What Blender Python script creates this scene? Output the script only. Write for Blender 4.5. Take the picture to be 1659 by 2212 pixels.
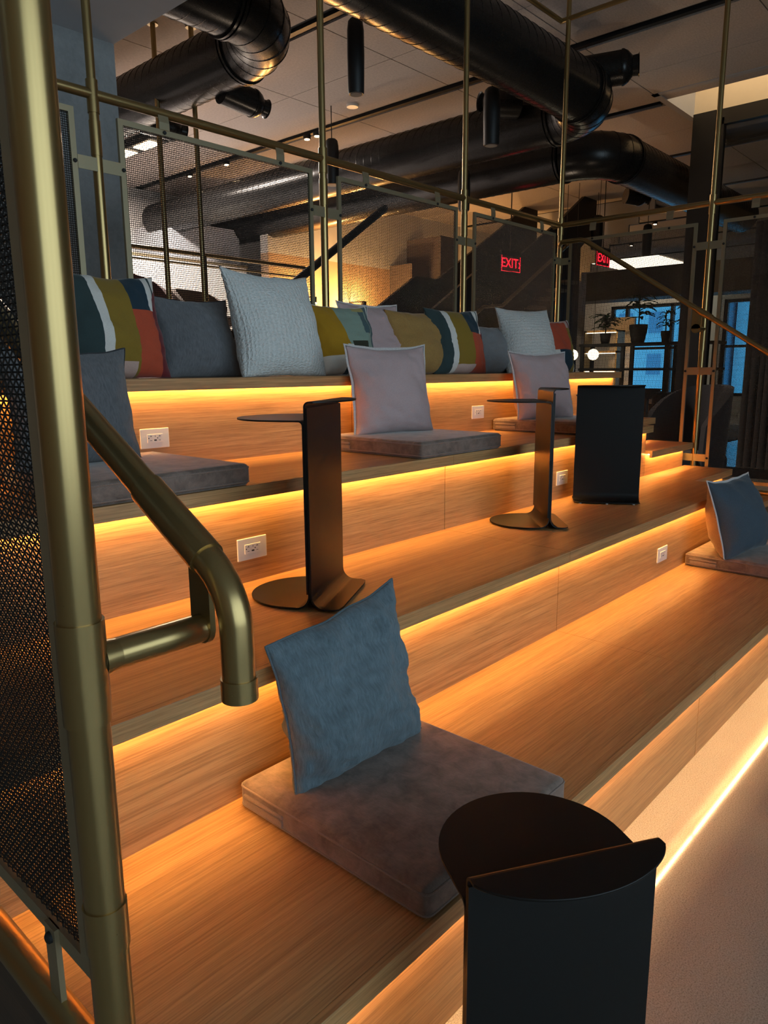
import bpy, bmesh, math, random
from mathutils import Vector, Matrix, noise
for o in list(bpy.data.objects): bpy.data.objects.remove(o)
SC = bpy.context.scene
COL = SC.collection
R = math.radians

# ------------------------------------------------------------------ camera
CH = 1.426
cam = bpy.data.cameras.new('camera'); camo = bpy.data.objects.new('camera', cam); COL.objects.link(camo)
AX = Vector((0.670826, -0.146002, 0.727101))       # world x seen from the camera (right, down, forward)
AZ = Vector((-0.006124, -0.981487, -0.191433))     # world z (up) seen from the camera
AZ = (AZ - AX * AZ.dot(AX)).normalized(); AX.normalize(); AY = AZ.cross(AX)
right = Vector((AX.x, AY.x, AZ.x)); up = -Vector((AX.y, AY.y, AZ.y)); back = -Vector((AX.z, AY.z, AZ.z))
camo.matrix_world = Matrix(((right.x, up.x, back.x, 0), (right.y, up.y, back.y, 0), (right.z, up.z, back.z, CH), (0, 0, 0, 1)))
cam.sensor_fit = 'VERTICAL'; cam.sensor_height = 36; cam.lens = 36 * 1578.7 / 2212
cam.clip_start = 0.02; cam.clip_end = 200
SC.camera = camo

# ------------------------------------------------------------------ daylight and exposure
w = bpy.data.worlds.new('dusk_sky'); SC.world = w; w.use_nodes = True
bg = w.node_tree.nodes['Background']; bg.inputs[0].default_value = (0.22, 0.60, 1.0, 1); bg.inputs[1].default_value = 2.3
SC.view_settings.view_transform = 'Standard'; SC.view_settings.look = 'None'
SC.view_settings.gamma = 1; SC.view_settings.use_curve_mapping = False
SC.view_settings.exposure = 0.0
# daylight entering through the long glazed front wall behind the viewer
wl = bpy.data.lights.new('daylight', 'AREA'); wl.shape = 'RECTANGLE'; wl.size = 10.4; wl.size_y = 3.5; wl.energy = 370; wl.color = (0.83, 0.93, 1.0)
wlo = bpy.data.objects.new('window_daylight', wl); COL.objects.link(wlo); wlo.location = (-0.75, -4.45, 2.35); wlo.rotation_euler = (R(90), 0, 0)
LED = 105.0

# ------------------------------------------------------------------ materials
MATS = {}
def mat(name, col=(0.5, 0.5, 0.5), rough=0.5, metal=0.0, emit=None, es=0, sheen=0, coat=0, spec=0.5):
    m = bpy.data.materials.new(name); m.use_nodes = True
    b = m.node_tree.nodes['Principled BSDF']
    b.inputs['Base Color'].default_value = (*col, 1); b.inputs['Roughness'].default_value = rough
    b.inputs['Metallic'].default_value = metal; b.inputs['Specular IOR Level'].default_value = spec
    if sheen: b.inputs['Sheen Weight'].default_value = sheen; b.inputs['Sheen Roughness'].default_value = 0.4
    if coat: b.inputs['Coat Weight'].default_value = coat; b.inputs['Coat Roughness'].default_value = 0.15
    if emit: b.inputs['Emission Color'].default_value = (*emit, 1); b.inputs['Emission Strength'].default_value = es
    MATS[name] = m
    return m
def N(m, t, **kw):
    n = m.node_tree.nodes.new(t)
    for k, v in kw.items():
        if k.startswith('i_'): n.inputs[k[2:].replace('_', ' ')].default_value = v
        else: setattr(n, k, v)
    return n
def Lk(m, a, b): m.node_tree.links.new(a, b)
def ramp(m, fac, stops):
    r = N(m, 'ShaderNodeValToRGB'); e = r.color_ramp.elements
    while len(e) < len(stops): e.new(0.5)
    for el, (p, c) in zip(e, stops): el.position = p; el.color = (*c, 1)
    Lk(m, fac, r.inputs[0]); return r.outputs[0]
def bump(m, h, strength=0.2, dist=0.002):
    b = N(m, 'ShaderNodeBump'); b.inputs['Strength'].default_value = strength; b.inputs['Distance'].default_value = dist
    Lk(m, h, b.inputs['Height']); Lk(m, b.outputs[0], m.node_tree.nodes['Principled BSDF'].inputs['Normal']); return b
def coords(m, scale, kind='Position'):
    if kind == 'Position': src = N(m, 'ShaderNodeNewGeometry').outputs['Position']
    else: src = N(m, 'ShaderNodeTexCoord').outputs[kind]
    mp = N(m, 'ShaderNodeMapping'); mp.inputs['Scale'].default_value = scale
    Lk(m, src, mp.inputs[0]); return mp.outputs[0]
def noi(m, vec, scale=1, detail=4, rough=0.6, dist=0):
    n = N(m, 'ShaderNodeTexNoise'); n.inputs['Scale'].default_value = scale; n.inputs['Detail'].default_value = detail
    n.inputs['Roughness'].default_value = rough; n.inputs['Distortion'].default_value = dist
    Lk(m, vec, n.inputs['Vector']); return n.outputs['Fac']
def mix(m, fac, a, b, mode='MIX'):
    n = N(m, 'ShaderNodeMix', data_type='RGBA', blend_type=mode)
    for s, v in ((0, fac), (6, a), (7, b)):
        if isinstance(v, (int, float)): n.inputs[s].default_value = v
        elif isinstance(v, tuple): n.inputs[s].default_value = (*v, 1)
        else: Lk(m, v, n.inputs[s])
    return n.outputs[2]
def base(m): return m.node_tree.nodes['Principled BSDF'].inputs['Base Color']

def wood(name, light, dark, rough=0.42, axis='X'):
    m = mat(name, light, rough)
    s1 = (1.1, 26, 26) if axis == 'X' else (26, 1.1, 26)
    s2 = (5, 240, 240) if axis == 'X' else (240, 5, 240)
    s3 = (0.55, 5.0, 5.0) if axis == 'X' else (5, 0.55, 5)
    v1 = noi(m, coords(m, s1), 1, 5, 0.65, 0.6)
    v2 = noi(m, coords(m, s2), 1, 3, 0.7)
    wv = N(m, 'ShaderNodeTexWave', wave_type='RINGS', rings_direction='X', wave_profile='SAW')
    wv.inputs['Scale'].default_value = 7; wv.inputs['Distortion'].default_value = 3.5; wv.inputs['Detail'].default_value = 3
    wv.inputs['Detail Scale'].default_value = 0.8
    Lk(m, coords(m, s3), wv.inputs['Vector'])
    c1 = ramp(m, v1, [(0.3, dark), (0.68, light)])
    c2 = ramp(m, v2, [(0.38, (0.55, 0.5, 0.46)), (0.56, (1, 1, 1))])
    c3 = ramp(m, wv.outputs['Fac'], [(0.0, (0.74, 0.7, 0.66)), (0.35, (1, 1, 1)), (1.0, (0.95, 0.93, 0.9))])
    Lk(m, mix(m, 0.6, mix(m, 0.6, c1, c3, 'MULTIPLY'), c2, 'MULTIPLY'), base(m))
    bump(m, v2, 0.25, 0.0012)
    return m
wood('oak', (0.58, 0.335, 0.145), (0.41, 0.215, 0.085))
wood('oak_dark', (0.10, 0.062, 0.038), (0.06, 0.036, 0.022), 0.5, 'Y')

def cloth(name, col, scale=900, sheen=0.25, var=0.35, rough=0.9):
    m = mat(name, col, rough, sheen=sheen)
    v = noi(m, coords(m, (scale, scale, scale), 'Object'), 1, 2, 0.6)
    lo = tuple(c * (1 - var) for c in col); hi = tuple(min(1, c * (1 + var)) for c in col)
    Lk(m, ramp(m, v, [(0.3, lo), (0.7, hi)]), base(m))
    bump(m, v, 0.35, 0.0015)
    return m
def weave(name, col, sc=420):
    m = mat(name, col, 0.95, sheen=0.2)
    uv = coords(m, (1, 1, 1), 'UV')
    a = N(m, 'ShaderNodeTexWave', bands_direction='X'); b = N(m, 'ShaderNodeTexWave', bands_direction='Y')
    for q in (a, b):
        q.inputs['Scale'].default_value = sc / 6.28; q.inputs['Distortion'].default_value = 1.2; Lk(m, uv, q.inputs['Vector'])
    n = noi(m, coords(m, (90, 14, 1), 'UV'), 1, 4, 0.7)
    h = mix(m, 0.5, a.outputs['Color'], b.outputs['Color'], 'MULTIPLY')
    c = mix(m, 1.0, ramp(m, n, [(0.25, tuple(x * 0.6 for x in col)), (0.75, tuple(min(1, x * 1.3) for x in col))]), mix(m, 0.35, (1, 1, 1), h), 'MULTIPLY')
    Lk(m, c, base(m)); bump(m, h, 0.5, 0.002)
    return m
def velvet(name, col, dark):
    m = mat(name, col, 0.75, sheen=0.4)
    v = noi(m, coords(m, (16, 16, 16), 'Object'), 1, 5, 0.65, 0.4)
    f = noi(m, coords(m, (400, 60, 400), 'Object'), 1, 2, 0.6)
    Lk(m, mix(m, 0.4, ramp(m, v, [(0.32, dark), (0.66, col)]), ramp(m, f, [(0.3, (0.6, 0.6, 0.6)), (0.7, (1.1, 1.1, 1.1))]), 'MULTIPLY'), base(m))
    bump(m, f, 0.2, 0.001)
    return m
velvet('velvet_brown', (0.27, 0.19, 0.155), (0.12, 0.08, 0.062))
cloth('velvet_piping', (0.24, 0.17, 0.14))
weave('blue_linen', (0.165, 0.225, 0.265)); cloth('blue_piping', (0.09, 0.125, 0.15))
cloth('navy_cotton', (0.055, 0.080, 0.108), 500); cloth('taupe_cotton', (0.30, 0.24, 0.20), 500)
cloth('pale_flange', (0.62, 0.58, 0.56)); cloth('mauve_cotton', (0.50, 0.36, 0.36), 450, 0.3, 0.12)
cloth('mauve_flange', (0.55, 0.50, 0.49), 450); cloth('tan_cotton', (0.36, 0.20, 0.058), 450)
weave('grey_tweed', (0.20, 0.20, 0.215), 500); cloth('grey_wool', (0.21, 0.21, 0.22), 600); cloth('dark_thread', (0.03, 0.03, 0.035))
def knit(name, vertical=True):
    m = mat(name, (0.74, 0.74, 0.72), 0.95, sheen=0.3)
    wv = N(m, 'ShaderNodeTexWave', bands_direction='X' if vertical else 'Y')
    wv.inputs['Scale'].default_value = 8; wv.inputs['Distortion'].default_value = 4.0; wv.inputs['Detail'].default_value = 3
    wv.inputs['Detail Scale'].default_value = 4
    Lk(m, coords(m, (1, 1, 1), 'UV'), wv.inputs['Vector'])
    n = noi(m, coords(m, (38, 60, 1) if vertical else (60, 38, 1), 'UV'), 1, 3, 0.6)
    h = mix(m, 0.62, wv.outputs['Color'], ramp(m, n, [(0.3, (0, 0, 0)), (0.7, (1, 1, 1))]))
    Lk(m, ramp(m, h, [(0.0, (0.62, 0.62, 0.60)), (1.0, (0.82, 0.82, 0.80))]), base(m))
    bump(m, h, 0.9, 0.008)
    return m
knit('white_knit'); knit('white_ribbed', False)
TEAL = (0.032, 0.055, 0.056); WHT = (0.76, 0.72, 0.67); OLIVE = (0.27, 0.165, 0.018); NAVY = (0.012, 0.035, 0.055)
RUST = (0.50, 0.075, 0.03); WINE = (0.17, 0.015, 0.02); SAGE = (0.25, 0.33, 0.27); BLUSH = (0.62, 0.42, 0.36); MUST = (0.42, 0.215, 0.006)
def patchwork(name, ground, shapes):
    m = mat(name, ground, 0.92, sheen=0.2)
    sep = N(m, 'ShaderNodeSeparateXYZ'); Lk(m, coords(m, (1, 1, 1), 'UV'), sep.inputs[0])
    def mth(op, a, b):
        n = N(m, 'ShaderNodeMath', operation=op)
        for i, v in enumerate((a, b)):
            if isinstance(v, (int, float)): n.inputs[i].default_value = v
            else: Lk(m, v, n.inputs[i])
        return n.outputs[0]
    col = ground; U, V = sep.outputs[0], sep.outputs[1]
    for kind, a, b, c, d, cc in shapes:
        if kind == 'r':
            k = mth('MULTIPLY', mth('MULTIPLY', mth('GREATER_THAN', U, a), mth('LESS_THAN', U, b)), mth('MULTIPLY', mth('GREATER_THAN', V, c), mth('LESS_THAN', V, d)))
        else:   # ellipse centre a,c radii b,d
            p = mth('DIVIDE', mth('SUBTRACT', U, a), b); q = mth('DIVIDE', mth('SUBTRACT', V, c), d)
            k = mth('LESS_THAN', mth('ADD', mth('MULTIPLY', p, p), mth('MULTIPLY', q, q)), 1.0)
        col = mix(m, k, col, cc)
    v = noi(m, coords(m, (60, 420, 1), 'UV'), 1, 3, 0.6)
    Lk(m, mix(m, 0.5, col, ramp(m, v, [(0.25, (0.6, 0.6, 0.6)), (0.75, (1.15, 1.15, 1.15))]), 'MULTIPLY'), base(m))
    bump(m, v, 0.3, 0.0015)
    return m
patchwork('patch_one', TEAL, [('r', .36, .43, 0, 1, WHT), ('r', .43, .62, 0, 1, OLIVE), ('r', .62, .82, .0, .62, RUST), ('r', .62, .80, .60, 1, NAVY),
    ('r', .80, .88, .60, 1, WHT), ('r', .82, 1, 0, .60, WINE), ('r', .88, .91, .60, 1, TEAL), ('r', .91, 1, .60, 1, WHT), ('e', .98, .16, .45, .36, WINE), ('r', .43, .60, 0, .18, BLUSH)])
patchwork('patch_two', SAGE, [('r', 0, .5, .3, 1, MUST), ('e', .60, .22, .95, .65, SAGE), ('r', .70, .80, .55, .86, (0.07, 0.115, 0.125)), ('r', .62, .82, .86, 1, (0.45, 0.36, 0.12)), ('r', .0, .42, 0, .30, (0.66, 0.58, 0.50)),
    ('r', .42, .50, 0, .42, WHT), ('r', .50, .70, .2, .46, (0.035, 0.035, 0.02)), ('r', .82, .92, 0, 1, (0.07, 0.115, 0.125)), ('r', .92, .95, 0, 1, WHT), ('r', .95, 1, 0, 1, TEAL), ('r', .42, .48, 0, .2, NAVY)])
patchwork('patch_three', TEAL, [('r', .28, .36, 0, 1, WHT), ('r', .36, .60, 0, 1, OLIVE), ('r', .60, .95, 0, .58, RUST), ('r', .58, .80, .58, 1, NAVY), ('r', .80, .88, .58, 1, WHT),
    ('r', .88, .91, .58, 1, TEAL), ('r', .91, 1, .58, 1, WHT), ('e', 1.0, .14, .55, .25, WINE), ('r', .93, 1, 0, .5, WINE), ('r', .36, .62, 0, .17, BLUSH)])
patchwork('patch_four', WINE, [('r', .25, .72, .42, .92, RUST), ('r', .25, .80, .92, 1, BLUSH), ('r', .72, .85, .78, 1, BLUSH), ('r', .72, .92, 0, .78, OLIVE), ('r', .30, .42, 0, .42, WHT), ('r', .42, .74, 0, .42, NAVY),
    ('r', .90, .94, .0, 1, WHT), ('r', .94, 1, 0, 1, TEAL)])

def metalpaint(name, col, rough, metal):
    m = mat(name, col, rough, metal)
    v = noi(m, coords(m, (300, 300, 300)), 1, 2, 0.5)
    n = N(m, 'ShaderNodeMapRange'); n.inputs['To Min'].default_value = rough * 0.95; n.inputs['To Max'].default_value = rough * 1.07
    Lk(m, v, n.inputs[0]); Lk(m, n.outputs[0], m.node_tree.nodes['Principled BSDF'].inputs['Roughness'])
    return m
metalpaint('champagne', (0.37, 0.26, 0.11), 0.28, 0.9)
metalpaint('champagne_flat', (0.36, 0.30, 0.19), 0.45, 0.7)
metalpaint('mesh_dark', (0.012, 0.010, 0.009), 0.55, 0.0).node_tree.nodes['Principled BSDF'].inputs['Specular IOR Level'].default_value = 0.25
metalpaint('table_metal', (0.0075, 0.007, 0.007), 0.40, 0.15).node_tree.nodes['Principled BSDF'].inputs['Specular IOR Level'].default_value = 0.32
metalpaint('duct_black', (0.020, 0.019, 0.019), 0.27, 0.5)
metalpaint('black_metal', (0.012, 0.012, 0.013), 0.5, 0.2)
mat('black_rubber', (0.012, 0.012, 0.012), 0.7); mat('clear_foot', (0.5, 0.5, 0.5), 0.2)
mat('outlet_white', (0.78, 0.74, 0.70), 0.4); mat('outlet_slot', (0.01, 0.01, 0.012), 0.6)
mat('led', (1, 0.6, 0.2), 0.5, emit=(1.0, 0.53, 0.14), es=LED)
mat('led_pale', (1, 0.6, 0.2), 0.5, emit=(1.0, 0.60, 0.27), es=LED)
mat('lamp_warm', (1, 0.9, 0.7), 0.5, emit=(1.0, 0.72, 0.42), es=18)
mat('globe_glow', (1, 0.9, 0.7), 0.5, emit=(1.0, 0.86, 0.58), es=5)
mat('panel_glow', (1, 0.9, 0.7), 0.5, emit=(1.0, 0.86, 0.62), es=3.6)
mat('exit_red', (0.6, 0.01, 0.02), 0.5, emit=(1.0, 0.012, 0.03), es=4.5)
m = mat('concrete', (0.2, 0.2, 0.2), 0.75)
v = noi(m, coords(m, (2.2, 2.2, 1.5)), 1, 8, 0.7, 0.3); v2 = noi(m, coords(m, (40, 40, 40)), 1, 4, 0.6)
Lk(m, mix(m, 0.5, ramp(m, v, [(0.3, (0.18, 0.185, 0.19)), (0.7, (0.34, 0.345, 0.35))]), ramp(m, v2, [(0.3, (0.75, 0.75, 0.75)), (0.7, (1, 1, 1))]), 'MULTIPLY'), base(m)); bump(m, v2, 0.2, 0.004)
m = mat('floor_terrazzo', (0.4, 0.36, 0.3), 0.085, coat=0.0)
vo = N(m, 'ShaderNodeTexVoronoi'); vo.inputs['Scale'].default_value = 150; Lk(m, coords(m, (1, 1, 1)), vo.inputs['Vector'])
v = noi(m, coords(m, (260, 260, 260)), 1, 3, 0.7); v3 = noi(m, coords(m, (1.2, 1.2, 1.2)), 1, 5, 0.6)
c = mix(m, 0.8, ramp(m, v, [(0.3, (0.20, 0.18, 0.15)), (0.5, (0.38, 0.345, 0.295)), (0.75, (0.50, 0.46, 0.405))]), ramp(m, vo.outputs['Distance'], [(0.02, (0.45, 0.42, 0.4)), (0.16, (1, 1, 1))]), 'MULTIPLY')
Lk(m, mix(m, 0.6, c, ramp(m, v3, [(0.3, (0.72, 0.72, 0.72)), (0.7, (1.05, 1.05, 1.05))]), 'MULTIPLY'), base(m))
m.node_tree.nodes['Principled BSDF'].inputs['Specular IOR Level'].default_value = 0.6
m = mat('acoustic_panel', (0.3, 0.26, 0.23), 0.95)
v = noi(m, coords(m, (30, 60, 30)), 1, 6, 0.75); Lk(m, ramp(m, v, [(0.25, (0.34, 0.295, 0.265)), (0.75, (0.55, 0.485, 0.44))]), base(m)); bump(m, v, 0.4, 0.006)
def plaster(name, col, rough=0.85):
    m = mat(name, col, rough); v = noi(m, coords(m, (6, 6, 6)), 1, 5, 0.6)
    Lk(m, ramp(m, v, [(0.2, tuple(x * 0.93 for x in col)), (0.8, col)]), base(m)); return m
plaster('plaster_white', (0.72, 0.70, 0.68)); plaster('plaster_grey', (0.42, 0.42, 0.44)); plaster('plaster_warm', (0.62, 0.42, 0.27)); plaster('plaster_blue', (0.62, 0.63, 0.67))
plaster('board_white', (0.85, 0.84, 0.8), 0.4); plaster('recess_cream', (0.80, 0.70, 0.55)); plaster('stair_black', (0.022, 0.022, 0.026), 0.55); plaster('stair_grey', (0.17, 0.16, 0.155))
plaster('rug_dark', (0.07, 0.06, 0.05), 0.95); plaster('drape', (0.12, 0.095, 0.085), 0.95); plaster('facade_blue', (0.35, 0.66, 0.72)); plaster('facade_brick', (0.20, 0.15, 0.12)); plaster('facade_grey', (0.16, 0.34, 0.46))
cloth('chair_charcoal', (0.05, 0.05, 0.055), 300); cloth('chair_wine', (0.09, 0.03, 0.03), 300); cloth('chair_brown', (0.09, 0.06, 0.045), 300); cloth('cushion_cream', (0.5, 0.45, 0.36), 300)
m = mat('leaf', (0.03, 0.09, 0.03), 0.5); v = noi(m, coords(m, (20, 20, 20)), 1, 3); Lk(m, ramp(m, v, [(0.3, (0.015, 0.05, 0.018)), (0.7, (0.05, 0.13, 0.04))]), base(m))
plaster('pot_dark', (0.03, 0.03, 0.03), 0.6); plaster('stem_brown', (0.06, 0.045, 0.03))
m = bpy.data.materials.new('clear_glass'); m.use_nodes = True; MATS['clear_glass'] = m
nt = m.node_tree; nt.nodes.remove(nt.nodes['Principled BSDF'])
tr = N(m, 'ShaderNodeBsdfTransparent'); tr.inputs[0].default_value = (0.88, 0.93, 0.94, 1); gl = N(m, 'ShaderNodeBsdfGlossy'); gl.inputs['Roughness'].default_value = 0.03
fr = N(m, 'ShaderNodeFresnel'); ms = N(m, 'ShaderNodeMixShader'); Lk(m, fr.outputs[0], ms.inputs[0]); Lk(m, tr.outputs[0], ms.inputs[1]); Lk(m, gl.outputs[0], ms.inputs[2])
Lk(m, ms.outputs[0], nt.nodes['Material Output'].inputs[0])

# ------------------------------------------------------------------ mesh helpers
class MB:
    def __init__(s): s.v = []; s.f = []; s.mi = []; s.uv = {}
    def add(s, vs, fs, mi=0):
        o = len(s.v); s.v += [tuple(p) for p in vs]; s.f += [tuple(i + o for i in f) for f in fs]; s.mi += [mi] * len(fs); return s
    def box(s, x0, x1, y0, y1, z0, z1, mi=0):
        return s.add([(x0, y0, z0), (x1, y0, z0), (x1, y1, z0), (x0, y1, z0), (x0, y0, z1), (x1, y0, z1), (x1, y1, z1), (x0, y1, z1)],
                     [(3, 2, 1, 0), (4, 5, 6, 7), (0, 1, 5, 4), (1, 2, 6, 5), (2, 3, 7, 6), (3, 0, 4, 7)], mi)
    def tube(s, pts, r, n=16, caps=True, mi=0):
        pts = [Vector(p) for p in pts]; rs = r if isinstance(r, (list, tuple)) else [r] * len(pts)
        rings = []; t0 = (pts[1] - pts[0]).normalized()
        a = t0.orthogonal().normalized()
        for i, p in enumerate(pts):
            t = (pts[min(i + 1, len(pts) - 1)] - pts[max(i - 1, 0)]).normalized()
            a = (a - t * a.dot(t)).normalized(); b = t.cross(a)
            rings.append([p + (a * math.cos(2 * math.pi * k / n) + b * math.sin(2 * math.pi * k / n)) * rs[i] for k in range(n)])
        vs = [q for rg in rings for q in rg]; fs = []
        for i in range(len(pts) - 1):
            for k in range(n):
                fs.append((i * n + k, i * n + (k + 1) % n, (i + 1) * n + (k + 1) % n, (i + 1) * n + k))
        if caps: fs.append(tuple(range(n - 1, -1, -1))); fs.append(tuple((len(pts) - 1) * n + k for k in range(n)))
        return s.add(vs, fs, mi)
    def lathe(s, prof, c=(0, 0, 0), axis='Z', n=24, mi=0):
        vs = []; fs = []
        for r, h in prof:
            for k in range(n):
                a = 2 * math.pi * k / n; x, y = r * math.cos(a), r * math.sin(a)
                p = {'Z': (x, y, h), 'Y': (x, h, -y), 'X': (h, x, y)}[axis]
                vs.append((c[0] + p[0], c[1] + p[1], c[2] + p[2]))
        for i in range(len(prof) - 1):
            for k in range(n): fs.append((i * n + k, i * n + (k + 1) % n, (i + 1) * n + (k + 1) % n, (i + 1) * n + k))
        fs.append(tuple(range(n - 1, -1, -1))); fs.append(tuple((len(prof) - 1) * n + k for k in range(n)))
        return s.add(vs, fs, mi)
    def prism(s, poly, lo, hi, axis='Z', mi=0):
        n = len(poly)
        def P(a, b, c): return {'Z': (a, b, c), 'Y': (a, c, b), 'X': (c, a, b)}[axis]
        vs = [P(a, b, lo) for a, b in poly] + [P(a, b, hi) for a, b in poly]
        fs = [tuple(range(n - 1, -1, -1)), tuple(range(n, 2 * n))] + [(k, (k + 1) % n, n + (k + 1) % n, n + k) for k in range(n)]
        return s.add(vs, fs, mi)
    def mesh(s, name, smooth=True, off=(0, 0, 0), fix=True):
        me = bpy.data.meshes.new(name)
        me.from_pydata([(a - off[0], b - off[1], c - off[2]) for a, b, c in s.v], [], s.f)
        me.polygons.foreach_set('material_index', s.mi)
        if fix:
            bm = bmesh.new(); bm.from_mesh(me); bmesh.ops.recalc_face_normals(bm, faces=bm.faces); bm.to_mesh(me); bm.free()
        if smooth:
            me.polygons.foreach_set('use_smooth', [True] * len(me.polygons))
            try: me.set_sharp_from_angle(angle=R(38))
            except Exception: pass
        me.update(); return me
    def build(s, name, mats, parent=None, smooth=True, fix=True, local=False, bevel=0):
        off = wloc(parent) if (parent is not None and not local) else (0, 0, 0)
        return link(name, s.mesh(name, smooth, off, fix), mats, parent, bevel)
def wloc(p):
    v = Vector((0, 0, 0))
    while p is not None: v += p.location; p = p.parent
    return tuple(v)
def link(name, me, mats, parent=None, bevel=0):
    if not me.materials:
        for q in (mats if isinstance(mats, (list, tuple)) else [mats]): me.materials.append(MATS[q])
    o = bpy.data.objects.new(name, me); COL.objects.link(o); o.parent = parent
    if bevel:
        b = o.modifiers.new('bevel', 'BEVEL'); b.width = bevel; b.segments = 2; b.limit_method = 'ANGLE'; b.angle_limit = R(50)
    return o
def thing(name, label, cat, loc=(0, 0, 0), rz=0, group=None, kind=None):
    o = bpy.data.objects.new(name, None); COL.objects.link(o); o.empty_display_size = 0.1
    o.location = loc; o.rotation_euler = (0, 0, rz); tag(o, label, cat, group, kind); return o
def tag(o, label=None, cat=None, group=None, kind=None):
    if label: o['label'] = label
    if cat: o['category'] = cat
    if group: o['group'] = group
    if kind: o['kind'] = kind
    return o
def struct(name, mb, m, label=None, smooth=False):
    o = mb.build(name, m, None, smooth=smooth); o['kind'] = 'structure'
    if label: o['label'] = label
    return o
def copy_tree(o, parent=None, loc=None, rz=None, label=None):
    c = o.copy(); COL.objects.link(c); c.parent = parent
    if loc is not None: c.location = loc
    if rz is not None: c.rotation_euler = (0, 0, rz)
    if label: c['label'] = label
    for ch in list(o.children): copy_tree(ch, c)
    return c
B = lambda *a: MB().box(*a)

# ------------------------------------------------------------------ dimensions of the stepped seating
D, H, T, S, Y1 = 0.592, 0.349, 0.046, 0.048, 0.78
XA, XM, XS, XE = 0.39, 2.635, 4.87, 5.63        # left end, panel joint, aisle start, right end
XL, XG, YG, YP = 0.345, 5.67, 3.165, 1.965      # guard planes and side post
nose = lambda k: Y1 + (k - 1) * D
rise = lambda k: nose(k) + S
top = lambda k: k * H
ZC = 4.6                                        # ceiling

# ------------------------------------------------------------------ room shell
struct('floor', B(-6, 30, -6, 18, -0.3, 0), 'floor_terrazzo', 'polished speckled beige concrete floor beside the lowest step')
ceil = struct('ceiling', MB().box(-6, 9.05, -4.4, 18, ZC + 0.06, ZC + 0.3).box(9.05, 10.4, 4.05, 18, ZC + 0.06, ZC + 0.3).box(9.05, 10.4, -4.4, .2, ZC + 0.06, ZC + 0.3).box(10.4, 24.3, -4.4, 18, ZC + 0.06, ZC + 0.3), 'stair_black')
xs = [-6, -3.6, -1.4, 0.8, 3.0, 5.19, 7.35, 9.52, 11.9, 14.3, 16.7, 19.1, 21.5, 24]
ys = [-4.2, -2.5, -0.85, 0.75, 2.35, 3.95, 5.55, 7.15, 8.75, 10.35, 11.95, 13.6]
for i in range(len(xs) - 1):
    for j in range(len(ys) - 1):
        x0, x1, y0, y1 = xs[i] + 0.10, xs[i + 1] - 0.10, ys[j] + 0.006, ys[j + 1] - 0.006
        if x1 < 2.6 and y1 > 3.9: continue
        if xs[i] >= 9.0 and xs[i] < 11.9 and 2 <= j <= 4: continue
        xm = (x0 + x1) / 2
        for q0, q1 in ((x0, xm - 0.004), (xm + 0.004, x1)):
            b = B(q0, q1, y0, y1, ZC, ZC + 0.06)
            b.build('ceiling_panel', 'acoustic_panel', ceil, smooth=False)
for i, x in enumerate(xs[1:-1]):
    if x < 2 or abs(x - 9.52) < .1: continue
    trk = thing('lighting_track', 'long black lighting track recessed in the ceiling, %s' % {3.0: 'nearest the grey soffit', 5.19: 'right of the left duct elbow', 7.35: 'above the crossing duct elbow', 11.9: 'first past the cream recess', 14.3: 'over the shelf divider', 16.7: 'over the lounge rug', 19.1: 'deep in the lounge', 21.5: 'closest to the far windows'}[x], 'track', (x, 2.0, ZC))
    B(x - 0.10, x + 0.10, -4.2, 13.6, ZC + 0.02, ZC + 0.055).build('channel', 'black_metal', trk)
    B(x - 0.03, x + 0.03, -4.2, 12.0, ZC - 0.012, ZC + 0.02).build('rail_bar', 'black_metal', trk)
trk = thing('lighting_track', 'short black lighting track stopping at the bright ceiling recess', 'track', (9.52, 4, ZC))
B(9.42, 9.62, 4.0, 13.6, ZC + 0.02, ZC + 0.055).build('channel', 'black_metal', trk)
B(9.49, 9.55, 4.0, 12, ZC - 0.012, ZC + 0.02).build('rail_bar', 'black_metal', trk)
struct('wall_back', B(-6, 24, 13.6, 13.9, 0, ZC + .3), 'plaster_white')
struct('wall_left', B(-6.3, -6, -4.4, 18, 0, ZC + .3), 'plaster_warm')
wf = MB().box(-6.3, 24.3, -4.4, -4.2, 0, .5).box(-6.3, 24.3, -4.4, -4.2, 4.15, ZC + .3).box(4.55, 24.3, -4.4, -4.2, .5, 4.15)
struct('wall_front', wf, 'plaster_grey')
wn = thing('window_3', 'long glazed front wall with dark mullions behind the viewer', None, (4.6, -4.3, .5)); wn['kind'] = 'structure'
for q in range(6): B(-6 + q * 2.11, -5.9 + q * 2.11, -4.34, -4.26, .5, 4.15).build('mullion', 'black_metal', wn, smooth=False)
for q in range(5): B(-5.9 + q * 2.11, -3.89 + q * 2.11, -4.305, -4.295, .5, 4.15).build('pane', 'clear_glass', wn, smooth=False)
wr = MB().box(24, 24.3, -6, 5.0, 0, ZC + .3).box(24, 24.3, 11.4, 13.6, 0, ZC + .3).box(24, 24.3, 5.0, 11.4, 0, .55).box(24, 24.3, 5.0, 11.4, 3.45, ZC + .3).box(24, 24.3, 7.75, 8.3, .55, 3.45)
struct('wall_right', wr, 'plaster_white')
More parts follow.
